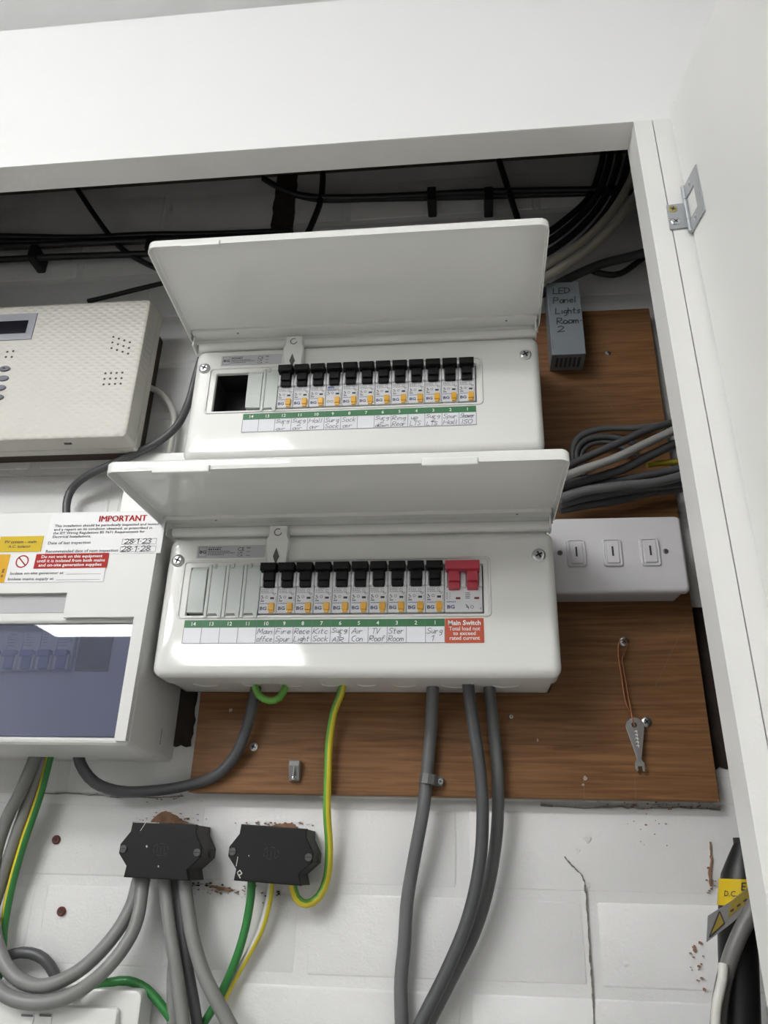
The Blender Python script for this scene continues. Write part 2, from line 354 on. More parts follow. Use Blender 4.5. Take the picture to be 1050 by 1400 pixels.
# boxed-in soffit above the cupboard and the panel hidden behind the open door
def inner_dark(bm, test):  # darkens chosen unseen faces to keep the cupboard interior dim
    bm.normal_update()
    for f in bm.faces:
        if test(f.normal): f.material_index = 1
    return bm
struct('wall_soffit', inner_dark(BX(-3.2, 1.8, FRONT, FRONT+0.018, HEAD+0.0005, TOP), lambda n: n.y > .5), [M_SOFFIT, M_INDARK])
struct('ceiling_dark_lid', BX(-3.2, 1.8, FRONT+0.018, 0.002, TOP-0.014, TOP-0.001), M_INDARK)  # unseen lid over the void, added dark to cut bounce light
struct('wall_cupboard_side', BX(0.60, 0.618, FRONT+0.02, 0.002, 0, TOP-0.014), M_INDARK)
struct('wall_cupboard_front', inner_dark(BX(0.505, 1.8, FRONT, FRONT+0.018, 0, HEAD), lambda n: n.y > .5), [M_GLOSS, M_INDARK])
struct('wall_left_light_stop', inner_dark(BX(-0.560, -0.535, FRONT+0.018, 0.0, 0, TOP-0.014), lambda n: abs(n.x) > .5), [M_GLOSS, M_INDARK])  # unseen side, placed here to reduce light entering from the left
struct('trim_4', BX(-0.575, -0.530, FRONT-0.0005, -0.2160, 0, HEAD+0.0004, bev=.0015), M_GLOSS)  # unseen stile added with that side, narrowing the light's way in
# head timber, stile and cover strip: slightly out of plumb
LEAN = 0.0128
def lx(x, z): return x+(HEAD-z)*LEAN
struct('trim_1', inner_dark(BX(-0.90, 0.470, -0.2335, -0.200, HEAD, HEAD+0.045, bev=0.0012), lambda n: n.y > .6), [M_HEADP, M_INDARK])
def slant(x0, x1, z0, z1, y0, y1, bev=0.001):
    return PR([(lx(x0, z0), z0), (lx(x1, z0), z0), (lx(x1, z1), z1), (lx(x0, z1), z1)], y0, y1, bev=bev)
struct('trim_2', slant(0.4464, 0.4640, 0, HEAD+0.0004, FRONT-0.0005, -0.200, bev=0.0015), M_GLOSS)
struct('trim_3', slant(0.4650, 0.500, 0, HEAD+0.0004, FRONT-0.0008, -0.205, bev=0.0012), M_GLOSS)
# door swung open
DH = Vector((0.4815, FRONT-0.004, HEAD)); DA = math.atan2(0.166, 0.986)
door = struct('door_1', slant(0.0, 0.019, 0.25, HEAD+0.0085, -0.46, 0.0, bev=0.0012), M_DOOR)
for v in door.data.vertices: v.co.x -= 0; v.co.z -= HEAD
door.location = DH; door.rotation_euler = (0, 0, DA)

# ---- unpainted ragged patches, cracks and chips in the wall paint
def ragged(x0, x1, z0, z1, amp, n=14):
    pts = []
    for i in range(n): pts.append((x0+(x1-x0)*i/n, z0+random.uniform(-amp, amp)))
    for i in range(n): pts.append((x1+random.uniform(-amp, amp), z0+(z1-z0)*i/n))
    for i in range(n): pts.append((x1-(x1-x0)*i/n, z1+random.uniform(-amp, amp)))
    for i in range(n): pts.append((x0+random.uniform(-amp, amp), z1-(z1-z0)*i/n))
    return pts
def patch(px, py0, py1, wdt, amp=0.0015, name='unpainted_strip', m=None):
    a = at(px, py0, -0.001); b = at(px, py1, -0.001)
    x = (a.x+b.x)/2
    o = finish(name, PR(ragged(x-wdt/2, x+wdt/2, min(a.z, b.z), max(a.z, b.z), amp), -0.0016, 0.003), m or M_RAW, wall, smooth=0)
    o['label'] = 'dark bare strip of unpainted brick with ragged paint edge'
patch(972, 830, 1050, 0.045); patch(244, 900, 1020, 0.040); patch(389, 225, 330, 0.031, 0.0012)
patch(934, 535, 555, 0.03)
def crack(pts, lw=0.0012, m=None):
    bm = bmesh.new(); P0 = [at(px, py, -0.0022) for px, py in pts]; P = []
    for p, q in zip(P0, P0[1:]):
        for k in range(4): v = p.lerp(q, k/4); P.append(v+Vector((random.uniform(-1, 1), 0, random.uniform(-1, 1)))*.0006)
    P.append(P0[-1])
    for i, (p, q) in enumerate(zip(P, P[1:])):
        d = Vector((q.x-p.x, q.z-p.z)).normalized(); n = Vector((-d.y, d.x))*lw*random.uniform(0.15, 0.55)
        prism(bm, [(p.x-n.x, p.z-n.y), (q.x-n.x*0.9, q.z-n.y*0.9), (q.x+n.x*0.9, q.z+n.y*0.9), (p.x+n.x, p.z+n.y)], -0.0021, 0.002)
    finish('paint_crack', bm, m or M_CRACK, wall, smooth=0)
crack([(772, 1170), (782, 1183), (793, 1194), (800, 1204), (801, 1222), (803, 1250), (806, 1290), (808, 1325), (811, 1360), (813, 1400), (815, 1430)], 0.0013)
crack([(740, 1101), (800, 1104), (850, 1103), (880, 1106), (930, 1103), (985, 1107)], 0.0015)
crack([(60, 1085), (90, 1084), (130, 1087), (170, 1090), (215, 1090), (250, 1088)], 0.0012)
crack([(972, 1150), (973, 1175), (971, 1200), (972, 1212)], 0.0022, M_RAWL)
def chips(pts, sx, sz, n, smin, smax, m, name='bare_patch'):
    bm = bmesh.new(); c = at(*pts, -0.002)
    for i in range(n):
        x = c.x+random.gauss(0, sx); z = c.z+random.gauss(0, sz); r = smin+(smax-smin)*random.random()**2; k = random.randint(5, 7)
        a0 = random.random()*6
        prism(bm, [(x+r*random.uniform(.5, 1)*math.cos(a0+6.283*j/k)*1.5, z+r*random.uniform(.5, 1)*math.sin(a0+6.283*j/k)) for j in range(k)], -0.0022-random.random()*0.0006, 0.002)
    o = finish(name, bm, m, wall, smooth=0); o['kind'] = 'stuff'; o['label'] = 'flecks of bare brick where the paint has come off'
def mound(pts, m):
    P = [at(px, py, -0.002) for px, py in pts]; Q = []
    for p, q in zip(P, P[1:]+P[:1]):
        for k in range(4): v = p.lerp(q, k/4); Q.append((v.x+random.uniform(-1, 1)*.0006, v.z+random.uniform(-1, 1)*.0006))
    o = finish('bare_patch', PR(Q, -0.0018, 0.002), m, wall, smooth=0); o['label'] = 'patch of bare brick dust above a junction box'
mound([(205, 1124), (214, 1114), (226, 1108), (235, 1112), (248, 1121), (262, 1126)], M_RAWL)
mound([(368, 1129), (380, 1126), (398, 1125), (407, 1131), (400, 1136)], M_RAWL)
mound([(290, 1210), (318, 1216), (312, 1220), (285, 1213)], M_RAWL)
for c_, sx_, sz_, n_, a_, b_, m_ in (((226, 1120), .014, .0025, 60, .0002, .0010, M_RAWL), ((385, 1127), .015, .0015, 50, .0002, .0010, M_RAWL), ((300, 1217), .022, .0022, 90, .0002, .0009, M_RAWL),
        ((270, 1209), .012, .0012, 20, .0003, .0012, M_RAW), ((900, 1101), .035, .0018, 60, .0002, .0011, M_RAWL), ((953, 1322), .0035, .009, 16, .0004, .0018, M_RAWL), ((890, 1135), .012, .012, 14, .0003, .0010, M_RAWL),
        ((200, 1085), .03, .003, 40, .0002, .0008, M_RAWL), ((972, 1205), .002, .006, 12, .0004, .0014, M_RAWL), ((368, 1222), .006, .003, 10, .0004, .0014, M_RAW)):
    chips(c_, sx_, sz_, n_, a_, b_, m_)
# lumps of filler under the paint
bm = bmesh.new()
for px, py, r in ((803, 1145, .0045), (801, 1210, .004), (856, 1318, .003), (645, 1217, .003), (790, 1162, .003)):
    c = at(px, py, 0); t = bmesh.new(); bmesh.ops.create_icosphere(t, subdivisions=2, radius=r)
    for v in t.verts: v.co = Vector((v.co.x*random.uniform(.6, 1.3), v.co.y*random.uniform(.1, .45), v.co.z*random.uniform(.6, 1.3)))+c
    merge(bm, t)
o = finish('filler_lump', bm, M_WALL, wall); o['kind'] = 'stuff'

# ---- ceiling light panels of the room
for i, (x, y, hx, hy) in enumerate(PANELS):
    t = thing('ceiling_light', ('long white light box hanging to the left in front of cupboard', 'square white light box hanging to the left behind the camera', 'short white light box hanging furthest behind the camera')[i], 'ceiling light', (x, y, CEIL))
    for sx in (-.7, .7):
        bm = bmesh.new(); cyl(bm, (sx*hx, 0, -0.1725), (0, 0, 1), .004, .345, 8); finish('hanging_rod', bm, M_ZINC, t)
    finish('diffuser', BX(-hx+.006, hx-.006, -hy+.006, hy-.006, -0.420, -0.345, bev=.006), M_LED, t)

# ================================================================== BACKBOARD
bd = thing('backboard', 'brown wood veneer mounting board screwed to the brick wall', 'board', (0.245, 0, Z0-0.15))
bm = bmesh.new(); bx(bm, -0.0065-0.245, 0.4968-0.245, -0.018, -0.0035, 0.0015, 0.4155+0.15, bev=0.0006, seg=1)
for f in bm.faces:
    if abs(f.normal.y) < 0.5: f.material_index = 1
finish('panel', bm, [M_BOARD, M_BEDGE], bd)
def screw_head(name, parent, loc, r=0.0045, m=None, dome=0.0016, axis=(0, -1, 0), rot=0.3):
    bm = bmesh.new(); n = 16
    rings = [[(r*k*math.cos(2*math.pi*i/n), -h, r*k*math.sin(2*math.pi*i/n)) for i in range(n)] for k, h in ((1, 0), (1, dome*.4), (.8, dome*.85), (.5, dome))]
    loft(bm, rings, True, True)
    for f in bm.faces: f.material_index = 0
    for a in (rot, rot+math.pi/2):
        mt = Matrix.Rotation(a, 4, 'Y')
        bx(bm, -r*.55, r*.55, -dome*1.08, -dome*0.5, -r*.13, r*.13, mtx=mt, mi=1)
    o = finish(name, bm, [m or M_ZINC, M_SLOT], parent); o.location = loc
    if axis != (0, -1, 0): o.rotation_euler = Vector((0, -1, 0)).rotation_difference(Vector(axis)).to_euler()
    return o
for px, py, r in ((347, 1021, .0042), (853, 877, .0048), (884, 987, .0048), (831, 483, .003), (699, 980, .002)):
    p = at(px, py, -0.0181)-bd.location; screw_head('screw', bd, p, r, rot=random.random())
for px, py, r in ((315, 971, .0022), (800, 1065, .0028), (797, 1073, .0015), (735, 1012, .0015)):
    bm = bmesh.new(); p = at(px, py, -0.0181)-bd.location; prism(bm, [(p.x+r*random.uniform(.4, 1.1)*math.cos(6.2832*k/8), p.z+r*random.uniform(.4, 1.2)*math.sin(6.2832*k/8)) for k in range(8)], p.y-.0004, p.y+.0004)
    finish('chip', bm, mat('chipped_veneer', (0.34, 0.29, 0.24), 0.8), bd)
for a, b in (((942, 842), (895, 940)), ((815, 527), (845, 568)), ((868, 1060), (869, 1095)), ((798, 1060), (799, 1095))):
    bm = bmesh.new(); p = at(*a, -0.0181)-bd.location; q = at(*b, -0.0181)-bd.location; stroke(bm, [(p.x, p.z), (q.x, q.z)], 0.0005, -0.0182)
    finish('scratch', bm, mat('scratched_veneer', (0.19, 0.11, 0.065), 0.7), bd)

# ================================================================== CONSUMER UNITS
MOD = 0.0178
def make_breaker_master(kind):
    """one-module breaker, origin at its lower left front; returns mesh datas"""
    bm = bmesh.new()
    bx(bm, 0.0002, MOD-0.0002, -0.0015, 0.035, 0.0065, 0.0530, bev=0.0006, seg=1)
    # cheeks standing each side of the toggle slot
    bx(bm, 0.0002, 0.0034, -0.0042, 0.001, 0.0325, 0.0480, bev=0.0008, seg=1); bx(bm, 0.0146, MOD-0.0002, -0.0042, 0.001, 0.0325, 0.0480, bev=0.0008, seg=1)
    body = finish('body', bm, M_MOD)
    bm = bmesh.new()
    prism(bm, [(0.0012, 0.0465), (0.0166, 0.0465), (0.0166, 0.0540), (0.0012, 0.0540)], -0.0135, -0.001, bev=0.0008)
    bx(bm, 0.0037, 0.0143, -0.0085, 0.001, 0.0375, 0.0480, bev=0.0007); bx(bm, 0.0037, 0.0143, -0.0055, 0.001, 0.0318, 0.0385, bev=0.0007)
    tog = finish('toggle', bm, M_TOG)
    bm = bmesh.new(); bx(bm, 0.0100, 0.0156, -0.0040, 0, 0.0092, 0.0165, bev=0.0006); bx(bm, 0.0106, 0.0150, -0.0030, 0, 0.0068, 0.0095, bev=0.0005)
    btn = finish('test_button', bm, M_YEL)
    bm = bmesh.new(); y = -0.00165
    rnd = random.Random(5+kind)
    for r_, z in enumerate((0.0298, 0.0282, 0.0266)):
        x = 0.0014
        while x < (0.0085 if r_ < 2 else 0.0125):
            l = rnd.uniform(.0007, .0018); quad(bm, x, x+l, z, z+0.0006, y, 2); x += l+rnd.uniform(.0003, .0007)
    ring_print(bm, 0.0122, 0.0290, 0.0012, 0.0003, y, 10, 2); stroke(bm, [(.0130, .0262), (.0162, .0262), (.0146, .0242), (.0130, .0262)], .00035, y, 2)
    ring_print(bm, 0.0072, 0.0226, 0.0012, 0.0004, y, 10, 0); stroke(bm, [(.0016, .0236), (.0030, .0242), (.0024, .0222), (.0040, .0226), (.0036, .0208)], .0005, y, 0)
    stroke(bm, [(.0015, .0212), (.0028, .0206), (.0022, .0198)], .0005, y, 0)
    quad(bm, .0108, .0146, .0205, .0226, y, 0); stroke(bm, [(.0163, .0185), (.0163, .0235)], .0003, y, 2)
    if kind == 0:
        for i in range(5): quad(bm, .0016+i*.0007, .0021+i*.0007, .0180, .0193, y, 0)
        x = .0014
        for i in range(6): quad(bm, x, x+.0011, .0158, .0166, y, 1); x += .0015
        text_into(bm, 'BG', 0.0013, 0.0098, 0.0046, y, bold=0.03, width=0.0066, mi=3)
    else:
        text_into(bm, 'BG', 0.0020, 0.0285, 0.0040, y-0.0001, bold=0.03, width=0.0060, mi=1)
        x = .0014
        for i in range(7): quad(bm, x, x+.0011, .0255, .0264, y-0.0001, 1); x += .0015
        ring_print(bm, 0.0030, 0.0120, 0.0014, 0.0004, y, 10, 0); ring_print(bm, 0.0070, 0.0120, 0.0014, 0.0004, y, 10, 0)
    prt = finish('print', bm, [M_INK, M_INKB, M_INKG, M_INKN], smooth=0)
    for o in (tog, btn, prt): o.parent = body
    return body
def kill(o):
    for c in list(o.children): bpy.data.objects.remove(c)
    bpy.data.objects.remove(o)
BRK = [make_breaker_master(0), make_breaker_master(1)]
for b in BRK: b.name = 'breaker'
def blank_wide():
    bm = bmesh.new()
    t = bmesh.new()
    pr = [(-0.001, .0540), (-0.0045, .0500), (-0.0045, .0220), (-0.0030, .0075), (0.01, .0075), (0.01, .0540)]
    a = [t.verts.new((0.0012, y, z)) for y, z in pr]; b = [t.verts.new((MOD-0.0004, y, z)) for y, z in pr]
    t.faces.new(a); t.faces.new(b)
    for i in range(6): t.faces.new((a[i], a[(i+1) % 6], b[(i+1) % 6], b[i]))
    bmesh.ops.recalc_face_normals(t, faces=t.faces)
    bmesh.ops.bevel(t, geom=t.edges[:], offset=0.0004, segments=1, affect='EDGES'); merge(bm, t)
    return finish('blanking_plate', bm, M_BLANK)
def blank_clip():
    bm = bmesh.new(); bx(bm, 0.0003, MOD-0.0003, -0.0022, 0.008, 0.0050, 0.0555, bev=0.0006)
    bx(bm, 0.0003, 0.0035, -0.0034, 0.001, 0.0022, 0.0565, bev=0.0006); bx(bm, MOD-0.0040, MOD-0.0004, -0.0032, 0.001, 0.0018, 0.0090, bev=0.0006)
    bx(bm, 0.0055, 0.0080, -0.0034, 0.001, 0.0525, 0.0575, bev=0.0006)
    bx(bm, 0.0045, MOD-0.0050, -0.0024, -0.0018, 0.0053, 0.0066, mi=1)
    return finish('blanking_plate', bm, [M_BLANK, M_INKG])
FACE = -0.105
def label_strip(parent, x0, cells, main=False):
    n = len(cells); bm = bmesh.new()
    bx(bm, x0, x0+n*MOD, FACE-0.0004, FACE, -0.0225, 0.0)
    base = finish('label_strip', bm, M_PAPER, parent, smooth=0)
    bm = bmesh.new(); quad(bm, x0, x0+n*MOD, -0.0072, 0.0002, FACE-0.0006, 0)
    for i in range(n+1): stroke(bm, [(x0+i*MOD, -0.0225), (x0+i*MOD, -0.0072)], 0.0004, FACE-0.0006, 1)
    stroke(bm, [(x0, -.0225), (x0+n*MOD, -.0225)], .0004, FACE-.0006, 1)
    for i in range(1, n): stroke(bm, [(x0+i*MOD, -0.0072), (x0+i*MOD, 0.0002)], 0.0003, FACE-0.0007, 1)
    for i in range(n): text_into(bm, str(n-i), x0+(i+.5)*MOD, -0.0053, 0.0052, FACE-0.0008, 'CENTER', 0.01, mi=2)
    finish('number_band', bm, [M_GREEN, M_INKG, M_INKW], base, smooth=0)
    bm = bmesh.new()
    for i, c in enumerate(cells):
        x = x0+i*MOD+0.0012; m = len(c)
        for j, s in enumerate(c):
            h = 0.0052 if m == 2 else 0.0042
            z = (-0.0138-j*0.0072) if m == 2 else (-0.0125-j*0.0045)
            wdt = min(0.0150, 0.0036*len(s)+0.0005)
            xx = x+(0.0145-wdt)*(0.3 if m == 2 else 0.5 if len(s) < 3 else 0.2)
            pen(bm, s, xx, z, h, FACE-0.0007, width=wdt)
    finish('handwriting', bm, M_PEN, base, smooth=0)
def consumer_unit(loc, label, empty_left, cells, strip_x, tilt, bumpers):
    U = thing('consumer_unit', label, 'fuse box', loc, 'white metal consumer units')
    # open-backed base box
    bm = bmesh.new(); T = 0.0015
    X0, X1, B0, B1 = -0.022, 0.348, -0.0503, 0.104
    bx(bm, X0, X1, -0.0200, -0.0182, B0, B1); bx(bm, X0, X1, -0.0975, -0.0182, B0, B0+T); bx(bm, X0, X1, -0.0975, -0.0182, B1-T, B1)
    bx(bm, X0, X0+T, -0.0975, -0.0182, B0, B1); bx(bm, X1-T, X1, -0.0975, -0.0182, B0, B1); bx(bm, X0, X1, -0.0975, -0.096, 0.080, B1)
    base = finish('base_box', bm, M_CU, U)
    for i, (x, r) in enumerate(((0.012, .013), (0.058, .010), (0.098, .013), (0.137, .010), (0.172, .010), (0.208, .013), (0.258, .016), (0.305, .014))):
        k = bmesh.new(); n = 24
        rings = [[(x+r*q*math.cos(2*math.pi*i/n), -0.060+r*q*math.sin(2*math.pi*i/n), B0-h) for i in range(n)] for q, h in ((1, -.0002), (1, .0009), (.93, .0009), (.9, .0002))]
        loft(k, rings, False, True); finish('knockout', k, M_CU, base)
    # added black liner: the shade inside the opening put into colour
    bm = bmesh.new(); bx(bm, -0.004, 0.289, -0.066, -0.064, 0.0, 0.060)
    bx(bm, -0.004, 0.289, -0.1003, -0.064, -0.001, 0.0048); bx(bm, -0.004, 0.289, -0.1003, -0.064, 0.0545, 0.060); bx(bm, -0.004, -0.0007, -0.1003, -0.064, 0, 0.060); bx(bm, 0.2857, 0.289, -0.1003, -0.064, 0, 0.060)
    finish('opening_shade_liner', bm, M_SHADE, U)
    # pressed front cover with the module opening
    bm = bmesh.new(); A = (-0.0006, 0.2856, 0.0052, 0.0540)
    def ring(o, r, y): return [(x, y, z) for x, z in rr(A[0]-o, A[1]+o, A[2]-o, A[3]+o, r)]
    F = lambda i, r, y: [(x, y, z) for x, z in rr(-0.0277+i, 0.3537-i, -0.0533+i, 0.0880-i, r)]
    E_ = lambda a, b, c, d, r, y: [(x, y, z) for x, z in rr(a, b, c, d, r)]
    rings = [ring(0, .0004, -0.1005), ring(0, .0004, FACE+0.0006), ring(.0006, .001, FACE), E_(-.0066, .2900, .0036, .0592, .003, FACE), E_(-.0074, .2908, .0030, .0600, .0035, FACE-.0013), E_(-.0086, .2920, .0024, .0609, .004, FACE-.0013), E_(-.0096, .2930, .0016, .0617, .0045, FACE)]
    import math as m_
    rings.append(F(.0095, .004, FACE))
    for k in range(1, 6):
        a = k/5*math.pi/2; rings.append(F(.0095*(1-math.sin(a)), .006+.004*(k/5), FACE+0.0095*(1-math.cos(a))))
    rings.append(F(0, .010, -0.072)); rings.append(F(.002, .009, -0.0715))
    loft(bm, rings); finish('front_cover', bm, M_CU, U, smooth=40)
    # hinge bead along the top of the cover
    bm = bmesh.new(); cyl(bm, (0.163, -0.0985, 0.0945), (1, 0, 0), 0.0058, 0.379, 16); cyl(bm, (0.163, -0.0955, 0.1025), (1, 0, 0), 0.0038, 0.384, 12)
    finish('hinge_bead', bm, M_CU, U)
    # screws, rating label, latch
    screw_head('cover_screw', U, (-0.0152, FACE, 0.0617), .0064, dome=.0026, rot=.4); screw_head('cover_screw', U, (0.3388, FACE, 0.0620), .0064, dome=.0026, rot=1.1)
    rl = finish('rating_label', BX(0.0030, 0.0720, FACE-0.0004, FACE, 0.0640, 0.0772), M_LABEL, U, smooth=0)
    bm = bmesh.new(); y = FACE-0.0006
    stroke(bm, [(.0050, .0655), (.0128, .0655), (.0128, .0758), (.0050, .0758), (.0050, .0655)], .0004, y, 1)
    text_into(bm, 'BG', .0056, .0690, .0046, y, bold=.03, width=.0066)
    rnd = random.Random(3)
    for j, (z, xe) in enumerate(((.0745, .026), (.0725, .0265), (.0705, .036), (.0688, .042), (.0670, .030))):
        x = .0145
        while x < xe:
            l = rnd.uniform(.0008, .0022); quad(bm, x, x+l, z, z+(.0013 if j == 1 else .0009), y, 0 if j == 1 else 1); x += l+rnd.uniform(.0003, .0008)
    text_into(bm, 'CE', .0445, .0712, .0056, y, width=.0066); text_into(bm, 'UK', .0445, .0682, .0033, y, width=.0058); text_into(bm, 'CA', .0445, .0652, .0033, y, width=.0058)
    for z in (.0745, .0735, .0700, .0660): quad(bm, .0535, .0575, z, z+.0006, y, 1)
    finish('label_print', bm, [M_INK, M_INKG], rl, smooth=0)
    la = finish('latch', PR([(.0768, .0945), (.0955, .0945), (.0955, .0840), (.0975, .0790), (.0965, .0545), (.0775, .0545), (.0745, .0790), (.0768, .0840)], FACE-0.0085, FACE+0.004, bev=.0015), M_PLW, U)
    bm = bmesh.new(); t = circ(.0862, .0872, .0036, .0036, 60, 350, 14)
    for p, q in zip(t, t[1:]): stroke(bm, [p, q], .0011, FACE-0.0087, 0)
    finish('latch_ring', bm, M_INKG, la, smooth=0)
    finish('latch_diamond', PR([(.0860, .0705), (.0893, .0612), (.0863, .0535), (.0832, .0612)], FACE-0.0092, FACE-0.008), mat('grey_diamond', (.09, .09, .085), .5), la, smooth=0)
    # lid, opened out flat
    bm = bmesh.new(); L = 0.1475
    def R(i, r, z): return [(x, -y, z) for x, y in rr(-0.0357+i, 0.3557-i, 0.0+i, L-i, r)]
    loft(bm, [R(.004, .006, 0.0), R(.0014, .0075, -.0005), R(0, .009, -.0022), R(0, .009, -.0105), R(.0012, .008, -.0105), R(.0014, .008, -.0022), R(.003, .007, -.0014)], True, True)
    bx(bm, -0.033, 0.353, -0.016, -0.0015, -0.0052, -0.001, bev=.001)
    for x in (-0.0325, 0.3505): bx(bm, x, x+.0020, -0.010, 0.006, -0.020, -0.002, bev=.0008)
    lid = finish('lid', bm, M_CU, U, smooth=40); lid.location = (0, -0.0985, 0.1090); lid.rotation_euler = (-tilt, 0, 0)
    for x0, x1 in bumpers:
        finish('bumper', BX(x0, x1, -L-0.0022, -L+0.003, -0.0135, -0.0065, bev=.0012), M_CLEAR, lid)
    for x in (0.02, 0.32):
        bm = bmesh.new(); cyl(bm, (x, -0.0115, -0.0053), (0, 0, 1), .0011, .0006, 8); finish('rivet', bm, M_INKG, lid)
    # modules
    x = 0.0; y = FACE+0.0008
    if empty_left: x = 2*MOD
    wb = blank_wide(); wb.parent = U; wb.location = (x, y, 0)
    if empty_left: wb.rotation_euler = (0, 0, 0.06)
    x += MOD
    n_clip = 1 if empty_left else 3
    for i in range(n_clip):
        c = blank_clip() if i == 0 else copy_part(c0, U); c.parent = U; c.location = (x, y, 0)
        if i == 0: c0 = c
        x += MOD
    nb = 12 if empty_left else 10
    for i in range(nb):
        src = BRK[1] if (empty_left and i == 3) else BRK[0]
        copy_tree(src, U, (x, y, 0)); x += MOD
    if not empty_left:
        bm = bmesh.new(); bx(bm, 0.0003, 2*MOD-0.0003, -0.0015, 0.035, 0.0065, 0.0530, bev=.0006, seg=1)
        for a, b in ((.0003, .0034), (.0150, .0206), (.0322, 2*MOD-.0003)): bx(bm, a, b, -0.0042, 0.001, 0.0300, 0.0480, bev=.0008, seg=1)
        ms = finish('main_switch', bm, M_MOD, U); ms.location = (x, y, 0)
        bm = bmesh.new(); bx(bm, .0012, 2*MOD-.0022, -0.0140, -0.001, 0.0445, 0.0535, bev=.001)
        for a, b in ((.0040, .0145), (.0212, .0316)):
            bx(bm, a, b, -0.0095, 0.001, 0.0345, 0.0460, bev=.0008); bx(bm, a, b, -0.0060, 0.001, 0.0275, 0.0355, bev=.0008)
        finish('toggle', bm, M_RED, ms)
        bm = bmesh.new(); y2 = -0.00165
        for z in (.0245, .0228, .0211, .0194):
            quad(bm, .0018, .0030, z, z+.0007, y2, 1); quad(bm, .0048, .0054, z, z+.0007, y2, 1); quad(bm, .0195, .0195+random.uniform(.003, .006), z, z+.0007, y2, 1)
        quad(bm, .0105, .0148, .0187, .0208, y2, 2); quad(bm, .0278, .0322, .0187, .0208, y2, 2)
        xx = .0020
        for i in range(6): quad(bm, xx, xx+.0011, .0158, .0167, y2, 0); xx += .0015
        text_into(bm, 'BG', .0022, .0098, .0046, y2, bold=.03, width=.0070, mi=3)
        stroke(bm, [(.0195, .0135), (.0212, .0125), (.0205, .0108), (.0225, .0112), (.0222, .0092)], .0007, y2, 4); ring_print(bm, .0255, .0112, .0014, .0004, y2, 12, 4); stroke(bm, [(.0335, .0085), (.0335, .0105)], .0005, y2, 4)
        finish('print', bm, [M_INKB, M_INKG, mat('dark_red_window', (.16, .04, .03), .4), M_INKN, M_INK], ms, smooth=0)
        sl = finish('main_switch_label', BX(14*MOD+.0004, 16*MOD+.0002, FACE-.0005, FACE, -.0228, .0004), M_MSRED, U, smooth=0)
        bm = bmesh.new(); cx = 15*MOD+.0003
        text_into(bm, 'Main Switch', cx, -.0060, .0062, FACE-.0007, 'CENTER', .028, width=.0300)
        for s, z, wd in (('Total load not', -.0112, .0285), ('to exceed', -.0156, .0205), ('rated current', -.0200, .0275)): text_into(bm, s, cx, z, .0052, FACE-.0007, 'CENTER', .012, width=wd)
        finish('label_print', bm, M_INKW, sl, smooth=0)
    label_strip(U, strip_x, cells)
    return U
UP_CELLS = [[], [], ['Surg', '1', 'air'], ['Surg', '2', 'air'], ['Hall', 'air'], ['Surg', 'Sock'], ['Sock', 'air'], [], ['Surg', '2', 'down'], ['Ring', 'Rear'], ['up', 'LTS'], ['Surg', '2', 'LTS'], ['Spur', 'Hall'], ['Shower', 'ISO']]
LO_CELLS = [[], [], [], [], ['Main', 'office'], ['Fire', 'Spur'], ['Rece', 'Light'], ['Kitc', 'Sock'], ['Surg', '3', 'AIR'], ['Air', 'Con'], ['TV', 'Roof'], ['Ster', 'Room'], [], ['Surg', '1']]
up_unit = consumer_unit((-0.0013, 0, Z0+0.2299), 'upper white metal consumer unit with open lid and an empty black slot', True, UP_CELLS, 2*MOD, math.radians(3.2), [(0.0015, 0.040)])
lo_unit = consumer_unit((0, 0, Z0), 'lower white metal consumer unit with open lid and red main switch', False, LO_CELLS, 0.0, math.radians(-3.6), [(0.008, 0.058), (0.236, 0.282)])
for b in BRK: kill(b)

# ================================================================== SOLAR SUPPLY UNIT (left, smoked window)
PV = thing('breaker_enclosure', 'white plastic breaker enclosure with smoked window and safety stickers', 'fuse box', (-0.2, 0, Z0-0.125))
def L(x, z): return (x+0.2, z+0.125)
bm = bmesh.new(); XL = -0.44
def pvring(x0, x1, z0, z1, r, y): return [(x+0.2, y, z+0.125) for x, z in rr(x0, x1, z0, z1, r)]
loft(bm, [pvring(XL, -0.0345, -0.118, 0.110, .004, -0.0005), pvring(XL, -0.0345, -0.118, 0.110, .004, -0.050)], True, False)
loft(bm, [pvring(XL, -0.0345, -0.118, 0.110, .004, -0.050), pvring(XL, -0.0375, -0.116, 0.108, .004, -0.050), pvring(XL, -0.0375, -0.116, 0.108, .004, -0.053)], False, False)
finish('base_box', bm, M_PVW, PV)
# hood: tapering sides up to a fascia with the window opening
W0, W1, WZ0, WZ1 = -0.415, -0.0478, -0.1105, -0.0025
bm = bmesh.new()
def fr(x0, x1, z0, z1, r, y): return [(x+0.2, y, z+0.125) for x, z in rr(x0, x1, z0, z1, r)]
rings = [fr(XL, -0.0335, -0.121, 0.113, .005, -0.0525), fr(XL+.001, -0.0340, -0.1205, 0.1135, .005, -0.070), fr(XL+.002, -0.0350, -0.1190, 0.1140, .005, -0.096), fr(XL+.003, -0.0358, -0.1170, 0.1135, .005, -0.1070), fr(XL+.005, -0.0375, -0.1150, 0.112, .004, -0.1090)]
# inner rings bend towards the opening
rings += [fr(W0-.004, W1+.0045, WZ0-.0025, WZ1+.003, .002, -0.1095), fr(W0-.001, W1+.0012, WZ0-.001, WZ1+.001, .002, -0.1085), fr(W0, W1, WZ0, WZ1, .0015, -0.1075), fr(W0, W1, WZ0, WZ1, .0015, -0.092)]
loft(bm, rings)
finish('hood', bm, M_PVW, PV, smooth=30)
